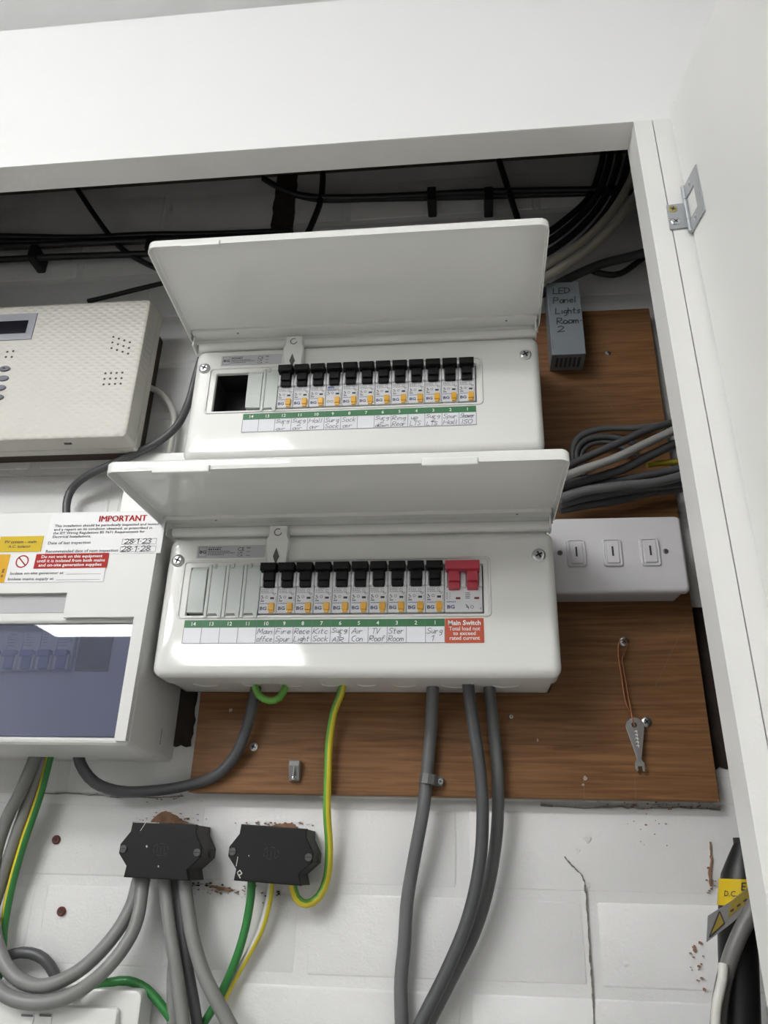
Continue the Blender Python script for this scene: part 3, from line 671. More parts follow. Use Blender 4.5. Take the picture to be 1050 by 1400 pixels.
# recessed band and the raised shoulder at the right of the window
finish('recess_band', BX(-0.20, L(-0.1200, 0)[0], -0.1100, -0.1085, L(0, .0075)[1], L(0, .0262)[1]), mat('grey_band', (.42, .42, .44), .5), PV)
finish('fascia', PR([L(-.1195, .0262), L(XL+.003, .0262), L(XL+.003, .1130), L(-.0345, .1130), L(-.0365, -.114), L(-.0472, -.114), L(-.0472, .0012), L(-.1190, .0012)], -0.1150, -0.1075, bev=.0022, seg=3), M_PVW, PV)
# interior: insert panel with breakers
ins = finish('module_panel', BX(W0+.2, W1+.2, -0.0920, -0.0900, L(0, -.1105)[1], L(0, -.0025)[1]), M_PVIN, PV)
for i in range(12):
    x = -0.1115-MOD*(i+1)+.2
    bm = bmesh.new(); bx(bm, x+.0002, x+MOD-.0002, -0.0965, -0.0921, L(0, -.046)[1], L(0, -.0075)[1], bev=.0005, seg=1); bx(bm, x+.0010, x+.0046, -0.1005, -0.0960, L(0, -.046)[1], L(0, -.031)[1], bev=.0008); bx(bm, x+.0135, x+.0165, -0.1005, -0.0960, L(0, -.046)[1], L(0, -.031)[1], bev=.0008)
    b = finish('breaker', bm, M_MOD, PV)
    bm = bmesh.new(); bx(bm, x+.0040, x+.0145, -0.1015, -0.0960, L(0, -.0455)[1], L(0, -.0330)[1], bev=.001); bx(bm, x+.0020, x+.0150, -0.1035, -0.0960, L(0, -.0335)[1], L(0, -.0270)[1], bev=.001)
    finish('toggle', bm, M_BLUE, b)
    bm = bmesh.new()
    for z in (-.0110, -.0135, -.0160, -.0190, -.0220):
        quad(bm, x+.002, x+.002+random.uniform(.003, .009), L(0, z)[1], L(0, z)[1]+.0006, -.0967)
    if i == 0: text_into(bm, 'CE', x+.0075, L(0, -.0185)[1], .0055, -.0968, width=.0075)
    finish('print', bm, M_INKG, b, smooth=0)
finish('blank_opening', BX(L(-.1080, 0)[0], L(-.0750, 0)[0], -0.0945, -0.0921, L(0, -.046)[1], L(0, -.0085)[1]), mat('dark_opening', (.008, .008, .008), .6), PV)
finish('window', BX(W0+.2+.0005, W1+.2-.0005, -0.1073, -0.1050, L(0, WZ0+.0008)[1], L(0, WZ1-.0008)[1], bev=.0005, seg=1), M_GLASS, PV)
bm = bmesh.new()
for k in range(14): quad(bm, 0, .0028, k*.0011, k*.0011+random.uniform(.0004, .0008), 0)
o = finish('barcode', bm, M_INKG, PV, smooth=0); p = at(211, 1013, -0.045); o.location = (-0.0343+.2, -0.040, L(0, -.106)[1]); o.rotation_euler = (0, 0, math.pi/2)
# stickers (flat print)
SY = -0.1152
def sticker(x0, x1, z0, z1, m, name='sticker', y=SY):
    a = L(x0, z0); b = L(x1, z1); return finish(name, BX(a[0], b[0], y-.0003, y+.002, a[1], b[1]), m, PV, smooth=0)
s1 = sticker(-.1530, -.0305, .0665, .1118, M_STICK); s1['label'] = 'white notice headed IMPORTANT in red'
bm = bmesh.new(); y = SY-.0005
for k_ in range(3): text_into(bm, 'IMPORTANT', L(-.1015, 0)[0]+k_*.00035, L(0, .1015)[1], .0094, y-k_*.00006, width=.0500, mi=1)
for s, z, wd in (('This installation should be periodically inspected and tested', .0965, .110), ('and a report on its condition obtained, as prescribed in', .0925, .104), ('the IET Wiring Regulations BS 7671 Requirements for', .0885, .097), ('Electrical Installations.', .0845, .041)):
    text_into(bm, s, L(-.1470, 0)[0], L(0, z)[1], .0038, y, bold=.014, width=wd)
text_into(bm, 'Date of last inspection', L(-.1505, 0)[0], L(0, .0775)[1], .0044, y, bold=.012, width=.045)
text_into(bm, 'Recommended date of next inspection', L(-.1510, 0)[0], L(0, .0685)[1], .0044, y, bold=.012, width=.076)
for x0, x1, z0, z1 in ((-.0720, -.0365, .0760, .0818), (-.0725, -.0360, .0680, .0738)):
    a = L(x0, z0); b = L(x1, z1); stroke(bm, [a, (b[0], a[1]), b, (a[0], b[1]), a], .0003, y)
pen(bm, '28.1.23', L(-.0695, 0)[0], L(0, .0768)[1], .0052, y-.0001, width=.028, lw=.0007, shear=.1); pen(bm, '28.1.28', L(-.0715, 0)[0], L(0, .0686)[1], .0056, y-.0001, width=.030, lw=.0007, shear=.1)
finish('notice_print', bm, [M_INK, M_INKR], s1, smooth=0)
s2 = sticker(-.2030, -.1565, .0702, .0872, M_SYEL); s2['label'] = 'small yellow sticker'
bm = bmesh.new(); text_into(bm, 'PV system - main', L(-.1800, 0)[0], L(0, .0795)[1], .0042, y, 'CENTER', .012, width=.034); text_into(bm, 'A.C. isolator', L(-.1800, 0)[0], L(0, .0745)[1], .0042, y, 'CENTER', .012, width=.024)
finish('sticker_print', bm, M_INK, s2, smooth=0)
s3 = sticker(-.2600, -.0845, .0372, .0675, M_STICK); s3['label'] = 'white warning sticker with red panel and no-entry ring'
bm = bmesh.new(); a = L(-.1600, .0515); b = L(-.0835, .0672); quad(bm, a[0], b[0], a[1], b[1], y, 1); a = L(-.2600, .0372); b = L(-.1875, .0675); quad(bm, a[0], b[0], a[1], b[1], y, 3)
for s, z, wd in (('Do not work on this equipment', .0627, .064), ('until it is isolated from both mains', .0582, .071), ('and on-site generation supplies', .0537, .066)): text_into(bm, s, L(-.1220, 0)[0], L(0, z)[1], .0044, y-.0002, 'CENTER', .016, width=wd, mi=2)
text_into(bm, 'Isolate on-site generator at', L(-.1835, 0)[0], L(0, .0455)[1], .0040, y, bold=.012, width=.056); text_into(bm, 'Isolate mains supply at', L(-.1845, 0)[0], L(0, .0395)[1], .0040, y, bold=.012, width=.048)
stroke(bm, [L(-.1240, .0452), L(-.0880, .0452)], .0003, y); stroke(bm, [L(-.1330, .0393), L(-.0880, .0393)], .0003, y)
c = L(-.1735, .0595); ring_print(bm, c[0], c[1], .0062, .0013, y, 28, 1); stroke(bm, [(c[0]-.0045, c[1]+.0045), (c[0]+.0045, c[1]-.0045)], .0013, y, 1)
text_into(bm, 'g', L(-.1925, 0)[0], L(0, .0490)[1], .0060, y-.0002, bold=.01); text_into(bm, 'e', L(-.1925, 0)[0], L(0, .0430)[1], .0055, y-.0002, bold=.01)
finish('sticker_print', bm, [M_INK, M_SRED, M_INKW, M_SORG], s3, smooth=0)

# ================================================================== ALARM PANEL
AL = thing('alarm_panel', 'cream plastic alarm control panel with small screen and grey buttons', 'alarm panel', (-0.29303, -0.03686, 1.98511)); AL.scale = (0.9545,)*3
finish('back_plate', BX(-.165, .180, -.004, .0380, .012, .196, bev=.001), mat('brown_backing', (.06, .04, .03), .8), AL)
AZ = 0.246
bm = bmesh.new()
def ar(i, y, r=.006): return [(x+.32, y, z-AZ) for x, z in rr(-0.50+i, -0.1275-i, 0.2455+i, 0.4525-i, r)]
loft(bm, [ar(-.001, -0.003, .004), ar(-.001, -0.014, .004), ar(.0, -0.0145), ar(.0, -0.0165), ar(-.0006, -0.017), ar(.0006, -0.034), ar(.002, -0.0382), ar(.0055, -0.0400)], True, True)
finish('case', bm, M_ALARM, AL)
bz = finish('screen_bezel', BX(-.45+.32, -.2795+.32, -.0412, -.0395, .3945-AZ, .4365-AZ, bev=.0006), M_ALARMB, AL)
finish('screen', BX(-.43+.32, -.2893+.32, -.0418, -.0405, .4045-AZ, .4245-AZ), M_LCD, bz)
for x0, z0, dx, dz, drop in ((-.1692, .3925, .0078, .0087, -.0032), (-.1698, .3372, .0073, .0081, .0)):
    bm = bmesh.new()
    for i in range(4):
        for j in range(3): cyl(bm, (x0+i*dx+j*.0003+.32, -.0401, z0+i*drop-j*dz-AZ), (0, 1, 0), .0015, .0004, 8)
    finish('sounder_holes', bm, M_INK, AL)
bm = bmesh.new()
for px, py in ((10, 481), (18, 480), (8, 488), (16, 488)):
    p = CAM+(at(px, py, -.0402)-CAM); cyl(bm, (p.x+.32, -.0401, p.z-Z0-AZ), (0, 1, 0), .0016, .0004, 8)
finish('indicator_holes', bm, M_INK, AL)
for i in range(4):
    for c in range(3):
        px, py = ((6, 504), (4, 517), (0, 530), (-3, 543))[i]; p = at(px, py, -.041); x = p.x-c*.030
        bm = bmesh.new(); n = 20; rings = [[(x+.32+.0075*q*math.cos(6.2832*k/n), -.0398-h, p.z-Z0-AZ+.0042*q*math.sin(6.2832*k/n)) for k in range(n)] for q, h in ((1, 0), (1, .0012), (.85, .0020), (.5, .0022))]
        loft(bm, rings, True, True); bt = finish('button', bm, M_BTN, AL)
        if i == 0: finish('arrow', PR([(x+.32-.003, p.z-Z0-AZ-.001), (x+.32+.003, p.z-Z0-AZ-.001), (x+.32, p.z-Z0-AZ+.0018)], -.0423, -.0418), M_INK, bt, smooth=0)
finish('slot', BX(-.2100+.32, -.2010+.32, -.030, -.027, -.0012, -.0002), M_INK, AL)

# ================================================================== THREE-GANG SWITCH
SW = thing('wall_switch', 'grey-white three-gang key switch box on the brown board', 'switch', (0.42, 0, Z0+0.030))
def SX(x, z): return (x-.42, z-.030)
bm = bmesh.new(); X0, X1 = .3460, .4862
def sring(i, r, y): return [(x-.42, y, z-.030) for x, z in rr(X0+i, X1-i, .0395+i, .1205-i, r)]
loft(bm, [sring(.004, .004, -.0185), sring(.0025, .004, -.052)], True, True); finish('back_box', bm, M_SWP, SW)
bm = bmesh.new(); loft(bm, [sring(.0, .005, -.0522), sring(.0, .005, -.0565), sring(.0010, .005, -.0585), sring(.0035, .004, -.0600)], True, True); finish('plate', bm, M_SWP, SW)
for cx in (.3800, .4155, .4520):
    r0 = lambda i, r, y: [(x-.42, y, z-.030) for x, z in rr(cx-.0090+i, cx+.0090-i, .0665+i, .0955-i, r)]
    bm = bmesh.new(); loft(bm, [r0(-.0006, .003, -.0599), r0(0, .0028, -.0620), r0(.0012, .002, -.0622), r0(.0018, .002, -.0612), r0(.0026, .0015, -.0612), r0(.0032, .0015, -.0628)], True, True)
    rk = finish('rocker', bm, M_SWP, SW)
    finish('rocker_mark', BX(cx-.42-.0009, cx-.42+.0009, -.0632, -.0627, .0765-.03, .0868-.03), M_INK, rk)
for x in (.3640, .4673): screw_head('plate_screw', SW, (x-.42, -.0600, .0816-.03), .0027, m=mat('dull_screw', (.14, .14, .14), .5, metal=.7), dome=.0008)

# ================================================================== LIGHT DRIVER BOX WITH HANDWRITING
LD = thing('light_driver', 'slim grey-blue metal light driver box with black handwriting', 'power supply', (0.392, 0, Z0+0.3295))
finish('case', BX(-.0195, .0190, -.0500, -.0183, 0, .1050, bev=.0008), M_LEDB, LD)
bm = bmesh.new()
for s, z, wd, dx in (('LED', .0915, .0200, .0), ('Panel', .0775, .0270, -.0005), ('Lights', .0615, .0300, .001), ('Room.', .0470, .0300, .0015), ('2', .0355, .0080, .0015)):
    pen(bm, s, -.0125+dx, z-.0035, .0082, -.0503, width=wd, lw=.0012, shear=.08)
finish('handwriting', bm, M_INK, LD, smooth=0)
bm = bmesh.new()
for x in (-.014, -.009, -.004, .001, .006, .011): bx(bm, x, x+.0028, -.044, -.026, -.0005, .0004)
finish('vent_slots', bm, M_INK, LD)
bm = bmesh.new()
for z in (.008, .062): bx(bm, -.0180, -.0168, -.0503, -.0499, z, z+.014)
finish('case_seam', bm, M_INKG, LD)

# ================================================================== JUNCTION BOXES
def junction_box(px, cx, cz, rz, label, splashes):
    J = thing('junction_box', label, 'junction box', (cx, 0, Z0+cz), 'black junction boxes on the brick wall', rot=(0, rz, 0))
    hx, hm, hz = .0312, .0396, .0238
    out = [(-hx, hz), (hx, hz), (hx+.0008, hz-.0075), (hm, .004), (hm, -.004), (hx-.003, -hz+.009), (hx, -hz), (-hx, -hz), (-hx+.0008, -hz+.0095), (-hm, -.004), (-hm, .004), (-hx-.0004, hz-.0085)]
    finish('base', PR([(x*.985, z*.985) for x, z in out], -.0395, -.0010, bev=.0006), M_BOXS, J)
    lid = finish('lid', PR(out, -.0455, -.0398, bev=.0012, seg=3), M_BOXB, J)
    for x in (-.0355, .0355): 
        bm = bmesh.new(); cyl(bm, (x, -.0458, 0), (0, 1, 0), .0033, .0018, 14); bx(bm, x-.0030, x+.0030, -.0470, -.0465, -.0004, .0004, mi=1, mtx=None)
        finish('screw', bm, [mat('grimy_screw', (.10, .10, .10), .5, metal=.6), M_SLOT], J)
    bm = bmesh.new(); cyl(bm, (.0385, -.018, 0), (1, 0, 0), .0045, .006, 12); finish('lug', bm, M_BOXS, J)
    bm = bmesh.new(); t = circ(.0005, .001, .0072, .0052, n=18)
    for i, (p, q) in enumerate(zip(t, t[1:])):
        if i % 3 != 2: stroke(bm, [p, q], .0005, -.0457)
    for x in (-.003, .0005, .004): stroke(bm, [(x, -.0025), (x, .0040)], .0004, -.0457)
    finish('emblem', bm, mat('embossed_black', (.026, .026, .027), .35), lid, smooth=0)
    bm = bmesh.new()
    for pts, lw in splashes: stroke(bm, pts, lw, -.0458)
    finish('paint_splash', bm, M_WCAB, lid, smooth=0)
junction_box(0, -.0172, -.2022, math.radians(1.2), 'black junction box fed by thick grey cables', [([(-.0140, .0038), (-.0128, .0022)], .0014), ([(.0005, -.0125), (.0008, -.0140)], .0010), ([(-.0180, .0235), (-.0220, .0160)], .0005), ([(-.030, .0232), (-.005, .0236)], .0004)])
junction_box(0, .0872, -.2030, math.radians(2.6), 'black junction box with green and yellow earth wires', [([(-.0300, -.004), (-.0303, -.012)], .0006), ([(-.0285, -.0170), (-.0265, -.0150), (-.0240, -.0175), (-.0270, -.0195), (-.0285, -.0170), (-.0250, -.0215)], .0009), ([(-.0200, -.002), (-.0196, -.003)], .0008)])

# ================================================================== CABLES
def cable(name, pts, r, m, label, group=None, y=None, stripe=None, n=10, flat=1.0):
    """pts: (px, py, depth) triples; depth is metres out from the wall face"""
    P = [at(p[0], p[1], -(p[2] if len(p) > 2 else y)) for p in pts]
    bm = bmesh.new(); sweep(bm, spline(P), r, n, stripe, flat)
    return tag(finish(name, bm, m if isinstance(m, list) else [m], smooth=60), label, 'cable', group)
GC = 'grey cables'
cable('grey_cable', [(592, 935, .045), (591, 960, .036), (589, 1000, .028), (584, 1055, .026), (579, 1105, .026), (568, 1165, .022), (557, 1230, .015), (553, 1290, .012), (548, 1350, .012), (551, 1440, .012)], .0062, M_GREY, 'thick grey cable held by a clip below the lower unit', GC)
cable('grey_cable', [(640, 935, .056), (642, 955, .054), (648, 995, .050), (656, 1050, .046), (660, 1110, .044), (656, 1180, .040), (640, 1255, .034), (612, 1325, .030), (575, 1400, .028), (555, 1450, .028)], .0060, M_DGREY, 'middle thick grey cable hanging from lower unit, crossing in front of another', GC)
cable('grey_cable', [(669, 935, .045), (671, 960, .036), (677, 1015, .029), (681, 1070, .027), (679, 1140, .022), (668, 1210, .018), (650, 1270, .016), (625, 1322, .014), (595, 1380, .013), (570, 1430, .012)], .0060, M_GREY, 'rightmost thick grey cable hanging below the lower unit', GC)
EY = [M_EY, M_EGL]
cable('earth_cable', [(470, 930, .050), (466, 948, .046), (456, 975, .036), (450, 1015, .030), (448, 1060, .028), (447, 1110, .024), (450, 1160, .018), (447, 1200, .016), (436, 1226, .018), (419, 1236, .020), (405, 1227, .022), (399, 1205, .024)], .0038, EY, 'yellow and green earth cable looping up into the right black box', 'earth cables', stripe=(0, 4))
cable('earth_cable', [(348, 938, .055), (354, 951, .055), (368, 958, .055), (382, 954, .055), (391, 938, .055)], .0035, [M_EGL], 'short light green earth loop poking below lower unit', 'earth cables')
cable('grey_cable', [(352, 930, .045), (347, 955, .040), (338, 992, .034), (322, 1032, .028), (295, 1060, .024), (255, 1074, .020), (210, 1081, .020), (165, 1082, .025), (130, 1070, .034), (110, 1044, .044), (106, 1015, .046)], .0055, M_DGREY, 'dark grey cable sagging from lower unit to the smoked-window enclosure', GC)
# bundle dropping from the window enclosure
cable('grey_cable', [(53, 1020, .040), (46, 1040, .040), (27, 1085, .036), (10, 1118, .030), (-6, 1170, .024), (-10, 1230, .022), (-4, 1290, .028), (18, 1333, .036), (58, 1348, .040), (108, 1327, .038), (152, 1284, .034), (179, 1240, .026), (190, 1200, .022)], .0062, M_MGREY, 'upper grey cable curving from the left edge up into black junction box', GC)
cable('grey_cable', [(62, 1020, .028), (56, 1045, .028), (38, 1098, .024), (20, 1150, .020), (2, 1205, .016), (-14, 1260, .020), (-18, 1320, .034), (4, 1358, .046), (48, 1371, .048), (98, 1360, .048), (148, 1322, .046), (184, 1268, .036), (197, 1200, .026)], .0062, M_MGREY, 'lower grey cable of the two curving up into black junction box', GC)
cable('earth_cable', [(72, 1020, .030), (68, 1035, .029), (53, 1092, .025), (33, 1150, .022), (16, 1210, .017), (6, 1262, .014), (2, 1310, .014), (-6, 1345, .020), (-30, 1370, .030)], .0040, [M_EG, M_EY], 'green and yellow earth cable dropping from the smoked-window enclosure', 'earth cables', stripe=(0, 3))
cable('earth_cable', [(95, 1362, .034), (125, 1350, .026), (150, 1343, .016), (175, 1341, .014), (200, 1352, .013), (225, 1380, .013), (245, 1410, .013)], .0040, [M_EG], 'bright green earth cable leaving the white box at lower left', 'earth cables')
cable('grey_cable', [(-10, 1318, .010), (8, 1308, .012), (30, 1302, .013), (52, 1306, .013), (68, 1320, .012), (78, 1342, .010), (82, 1375, .010)], .0050, M_DGREY, 'thin dark grey cable arching over the white box at lower left', GC)
cable('grey_cable', [(224, 1195, .026), (227, 1225, .026), (232, 1270, .030), (240, 1320, .034), (247, 1370, .036), (254, 1430, .036)], .0058, M_MGREY, 'left of three grey cables dropping straight from black junction box', GC)
cable('grey_cable', [(240, 1195, .015), (240, 1240, .014), (240, 1290, .013), (236, 1340, .012), (238, 1430, .012)], .0055, M_MGREY, 'grey cable running down behind the others below junction box', GC)
cable('grey_cable', [(246, 1195, .018), (249, 1260, .020), (256, 1320, .022), (264, 1365, .022), (274, 1430, .022)], .0050, M_DGREY, 'dark grey cable between the cables below junction box', GC)
cable('grey_cable', [(252, 1195, .026), (255, 1230, .027), (263, 1280, .030), (278, 1330, .033), (300, 1375, .034), (335, 1440, .034)], .0062, M_MGREY, 'grey cable bending right below the black junction box', GC)
cable('earth_cable', [(344, 1200, .022), (343, 1225, .020), (337, 1262, .018), (326, 1302, .016), (311, 1340, .014), (295, 1372, .013), (278, 1400, .012)], .0038, [M_EG], 'dark green earth cable dropping from the right black box', 'earth cables')
cable('earth_cable', [(371, 1203, .020), (368, 1230, .016), (358, 1268, .012), (342, 1300, .010), (322, 1335, .009), (296, 1385, .009)], .0032, [M_EY, M_WCAB], 'dirty yellow earth cable dropping from the right black box', 'earth cables', stripe=(0, 3))
# right side bundle above the switch
LB = 'cables bunched between the board and the cupboard frame'
RB = [
 ((770, 652, .075), (800, 641, .070), (840, 627, .065), (882, 607, .060), (925, 587, .055), (960, 570, .05), .0046, M_LGREY, 'single light grey cable lying across the dark bunch'),
 ((770, 640, .060), (800, 626, .055), (850, 604, .050), (885, 588, .045), (922, 577, .04), (960, 566, .04), .0042, M_DGREY, 'uppermost dark cable running along the light grey cable'),
 ((765, 664, .060), (800, 657, .055), (850, 642, .052), (890, 622, .05), (930, 604, .045), (960, 592, .04), .0048, M_DGREY, 'dark cable just below the light grey cable'),
 ((765, 675, .050), (800, 667, .047), (850, 656, .045), (895, 648, .042), (935, 640, .04), (965, 634, .04), .0042, M_DGREY, 'dark cable under the yellow wire in the bunch'),
 ((765, 682, .065), (800, 671, .062), (850, 664, .06), (895, 660, .055), (935, 650, .05), (965, 640, .05), .0050, M_GREY, 'mid grey cable with a shine near bottom of bunch'),
 ((765, 690, .050), (800, 681, .048), (850, 672, .045), (895, 666, .042), (935, 660, .04), (965, 655, .04), .0046, M_DGREY, 'lowest but one dark cable of the bunch'),
 ((765, 697, .040), (800, 691, .038), (850, 683, .036), (890, 673, .034), (935, 667, .034), (965, 662, .034), .0046, M_DGREY, 'lowest dark cable of the bunch'),
 ((786, 640, .030), (783, 612, .030), (795, 595, .030), (825, 586, .030), (870, 585, .030), (930, 578, .030), .0036, M_GREY, 'outer grey cable looping over at the top of the bunch'),
 ((792, 645, .034), (788, 618, .034), (802, 601, .034), (830, 597, .034), (855, 602, .034), (880, 612, .034), .0034, M_DGREY, 'inner dark cable looping under the outer grey loop'),
 ((800, 650, .030), (794, 622, .030), (808, 607, .030), (830, 604, .030), (850, 612, .030), (872, 622, .030), .0030, M_DGREY, 'innermost thin dark loop in the bunch'),
]
for *p, r, m, lab in RB: cable('grey_cable', p, r, m, lab, LB)
cable('earth_cable', [(885, 636, .036), (905, 633, .036), (932, 631, .036), (960, 628, .036)], .0032, [mat('dull_earth_yellow', (.34, .27, .02), .45)], 'yellow wire showing among the dark cables at the frame', LB)
# dark upper part of the cupboard
TB = 'cables running across the dark top of the cupboard'
TOPC = [
 ([(-40, 322), (40, 324), (120, 325), (200, 321), (290, 320), (400, 316)], .0045, 'top black cable of left run near the ceiling'),
 ([(-40, 338), (40, 336), (120, 332), (200, 329), (290, 326), (400, 322)], .0050, 'second black cable of left run near the ceiling'),
 ([(-40, 331), (50, 330), (130, 328), (205, 326), (290, 323), (400, 319)], .0040, 'third black cable of left run near the ceiling'),
 ([(-40, 357), (40, 353), (110, 350), (205, 347), (290, 344), (400, 340)], .0046, 'lowest black cable of left run near the ceiling'),
 ([(90, 235), (108, 262), (128, 292), (150, 322), (172, 344), (212, 366), (250, 378)], .0038, 'black cable slanting down from the head at left'),
 ([(120, 412), (150, 405), (190, 395), (228, 386), (280, 375)], .0032, 'black cable running from alarm panel towards upper unit'),
 ([(441, 225), (441, 250), (438, 275), (430, 298), (418, 325)], .0042, 'black cable dropping behind the upper lid'),
 ([(360, 244), (385, 258), (418, 268), (470, 270), (560, 267), (660, 262), (760, 260), (870, 258)], .0042, 'upper black cable of right run near the ceiling'),
 ([(400, 266), (440, 273), (500, 272), (600, 270), (700, 267), (800, 264), (870, 262)], .0042, 'lower black cable of right run near the ceiling'),
 ([(678, 205), (684, 225), (692, 250), (703, 285), (715, 320)], .0040, 'black cable slanting down at the right of upper lid'),
]
for pts, r, lab in TOPC: cable('black_cable', pts, r, M_BCAB, lab, TB, y=(.010+r if 'lower black cable of right' in lab else .020+r))
for k, (dx, dy, m, r, yy, lab) in enumerate(((0, 0, M_BCAB, .0048, .045, 'outer black cable sweeping down beside the pale cables'), (-14, -12, M_BCAB, .0045, .035, 'second black cable sweeping down beside the pale cables'), (-26, -24, M_BCAB, .0045, .028, 'third black cable sweeping down beside the pale cables'), (-36, -36, M_BCAB, .0042, .022, 'innermost black cable sweeping down beside the pale cables'))):
    cable('black_cable', [(862+dx, 190, yy), (858+dx, 225, yy), (842+dx, 268, yy), (812+dx, 312+dy*.4, yy), (775+dx, 345+dy*.6, yy), (735+dx, 372+dy, yy), (690+dx, 395+dy, yy)], r, m, lab, TB)
cable('pale_cable', [(884, 205, .055), (866, 240, .055), (850, 270, .055), (832, 296, .055), (804, 324, .055), (774, 346, .055), (742, 366, .055), (700, 388, .055)], .0054, mat('beige_sheath', (.40, .37, .31), .5), 'upper pale beige cable sweeping down at the right', 'pale cables')
cable('pale_cable', [(900, 215, .060), (881, 248, .060), (861, 280, .060), (836, 313, .060), (808, 338, .060), (777, 360, .060), (742, 381, .060), (700, 402, .060)], .0054, mat('beige_sheath', (.40, .37, .31), .5), 'lower pale beige cable sweeping down at the right', 'pale cables')
cable('grey_cable', [(735, 405, .035), (775, 382, .032), (820, 362, .03), (865, 350, .03), (920, 335, .03)], .0058, M_DGREY, 'dark grey cable running right below the pale cables', TB)
cable('black_cable', [(800, 366, .024), (822, 374, .024), (848, 374, .024), (880, 352, .024), (920, 320, .024)], .0038, M_BCAB, 'black cable dipping at the right under the pale cables', TB)
cable('grey_cable', [(275, 490, .060), (268, 515, .055), (258, 550, .048), (242, 582, .040), (215, 605, .038), (185, 620, .038), (150, 636, .036), (120, 650, .030), (99, 668, .020), (91, 690, .020), (92, 725, .020)], .0047, M_DGREY, 'dark grey cable curving from upper unit down past alarm panel', GC)
cable('white_cable', [(185, 525, .014), (205, 530, .014), (224, 542, .014), (237, 565, .014), (236, 595, .014), (226, 640, .014)], .0038, M_WCAB, 'off-white cable curving out from behind alarm panel', 'white cables')
# cable ties / clips of the high runs
for px, py, lab in ((590, 266, 'left black clip on the high cable run above upper lid'), (668, 266, 'right black clip on the high cable run above upper lid'), (205, 332, 'black clip on the left cable run beside upper lid corner'), (45, 345, 'black clip on the left cable run near the photo edge')):
    p = at(px, py, -.030); tag(finish('cable_clip', BX(p.x-.006, p.x+.006, -.033, -.0005, p.z-.012, p.z+.012, bev=.002), M_BCAB), lab, 'cable clip', 'black cable clips')
# clip on cable and empty clip on the board
p = at(590, 1066, -.028)
t = thing('cable_clip', 'grey clip holding the thick cable to the board', 'cable clip', (p.x, -.018, p.z))
bm = bmesh.new(); prf = [(-.0115, 0), (-.0115, -.010), (-.0085, -.0165), (-.003, -.0180), (.003, -.0150), (.006, -.006), (.0105, -.005), (.0105, 0)]
t2 = bmesh.new(); a = [t2.verts.new((x, y, -.0045)) for x, y in prf]; b = [t2.verts.new((x, y, .0045)) for x, y in prf]
t2.faces.new(a); t2.faces.new(b)
for i in range(len(prf)): t2.faces.new((a[i], a[(i+1) % len(prf)], b[(i+1) % len(prf)], b[i]))
merge(bm, t2); o = finish('strap', bm, M_GREY, t); o.rotation_euler = (0, .12, 0)
screw_head('nail', t, (.0082, -.0052, -.001), .0028, m=M_HINGE, dome=.001)
p = at(404, 1054, -.0185)
t = thing('cable_clip', 'empty grey clip nailed to the board', 'cable clip', (p.x, -.018, p.z))
bm = bmesh.new(); prf = [(0.007, .0), (.010, -.003), (.009, -.0085), (.004, -.010), (-.0095, -.0042), (-.010, 0)]
t2 = bmesh.new(); a = [t2.verts.new((-.0052, y, z)) for z, y in prf]; b = [t2.verts.new((.0052, y, z)) for z, y in prf]
t2.faces.new(a); t2.faces.new(b)
for i in range(len(prf)): t2.faces.new((a[i], a[(i+1) % len(prf)], b[(i+1) % len(prf)], b[i]))
bmesh.ops.recalc_face_normals(t2, faces=t2.faces); bmesh.ops.bevel(t2, geom=t2.edges[:], offset=.0006, segments=1, affect='EDGES')
merge(bm, t2); bx(bm, -.0008, .0008, -.0098, -.004, -.006, .004)
finish('strap', bm, M_MGREY, t); screw_head('nail', t, (0, -.0052, -.0072), .0024, m=M_STEEL, dome=.0014)

# ================================================================== SPANNER ON A WIRE
p = at(868, 992, -.024); q = at(875, 1050, -.022)
SPN = thing('spanner', 'small flat steel spanner hanging on copper wire', 'spanner', (q.x, 0, q.z)); H = (p-q).length
ang = math.atan2(p.x-q.x, p.z-q.z)
prof = []
for i in range(9):
    a = math.radians(-20+220*i/8); prof.append((.0088*math.cos(a), H-.001+.0088*math.sin(a)))
prof = prof[:]
left = [(-.0040, H*.42), (-.0024, H*.22), (-.0024, .007), (-.0046, .004), (-.0046, -.0005), (-.0036, -.0035), (-.0020, -.0028), (-.0020, .001), (.0016, .001), (.0018, -.0030), (.0034, -.0035), (.0044, -.0005), (.0044, .004), (.0024, .007), (.0024, H*.22), (.0042, H*.42)]
# hole in the head: build outline ring plus inner ring
mt = Matrix.Rotation(ang, 4, 'Y')
finish('body', PR(prof+left, -.0250, -.0228, bev=.0004, seg=1, mtx=mt), M_STEEL, SPN)
bm = bmesh.new(); t = bmesh.new()
prism(t, circ(-.0008, H+.0005, .0026, .0026, 0, 330, 11), -.02515, -.0246); t.transform(mt); merge(bm, t); finish('hole', bm, M_SLOT, SPN, smooth=0)
bm = bmesh.new(); t = bmesh.new()
for i in range(5): stroke(t, [(-.0012, H-.0055-i*.0033), (.0012, H-.0050-i*.0033), (.0006, H-.0072-i*.0033)], .0006, -.0252)
t.transform(mt); merge(bm, t); finish('stamped_mark', bm, M_INKW, SPN, smooth=0)
bm = bmesh.new()
sweep(bm, spline([at(868, 993, -.027), at(864, 978, -.024), at(858, 945, -.0225), at(853, 915, -.0225), at(851, 900, -.0225), at(857, 888, -.0225), at(858, 879, -.0235), at(852, 874, -.0245), at(846, 880, -.0235), at(846, 900, -.0225), at(850, 925, -.0225), at(855, 958, -.0225), at(861, 972, -.0225)], .003), .00075, 6)
tag(finish('copper_wire', bm, M_COPPER), 'thin copper wire loop hooked on a board screw', 'wire')

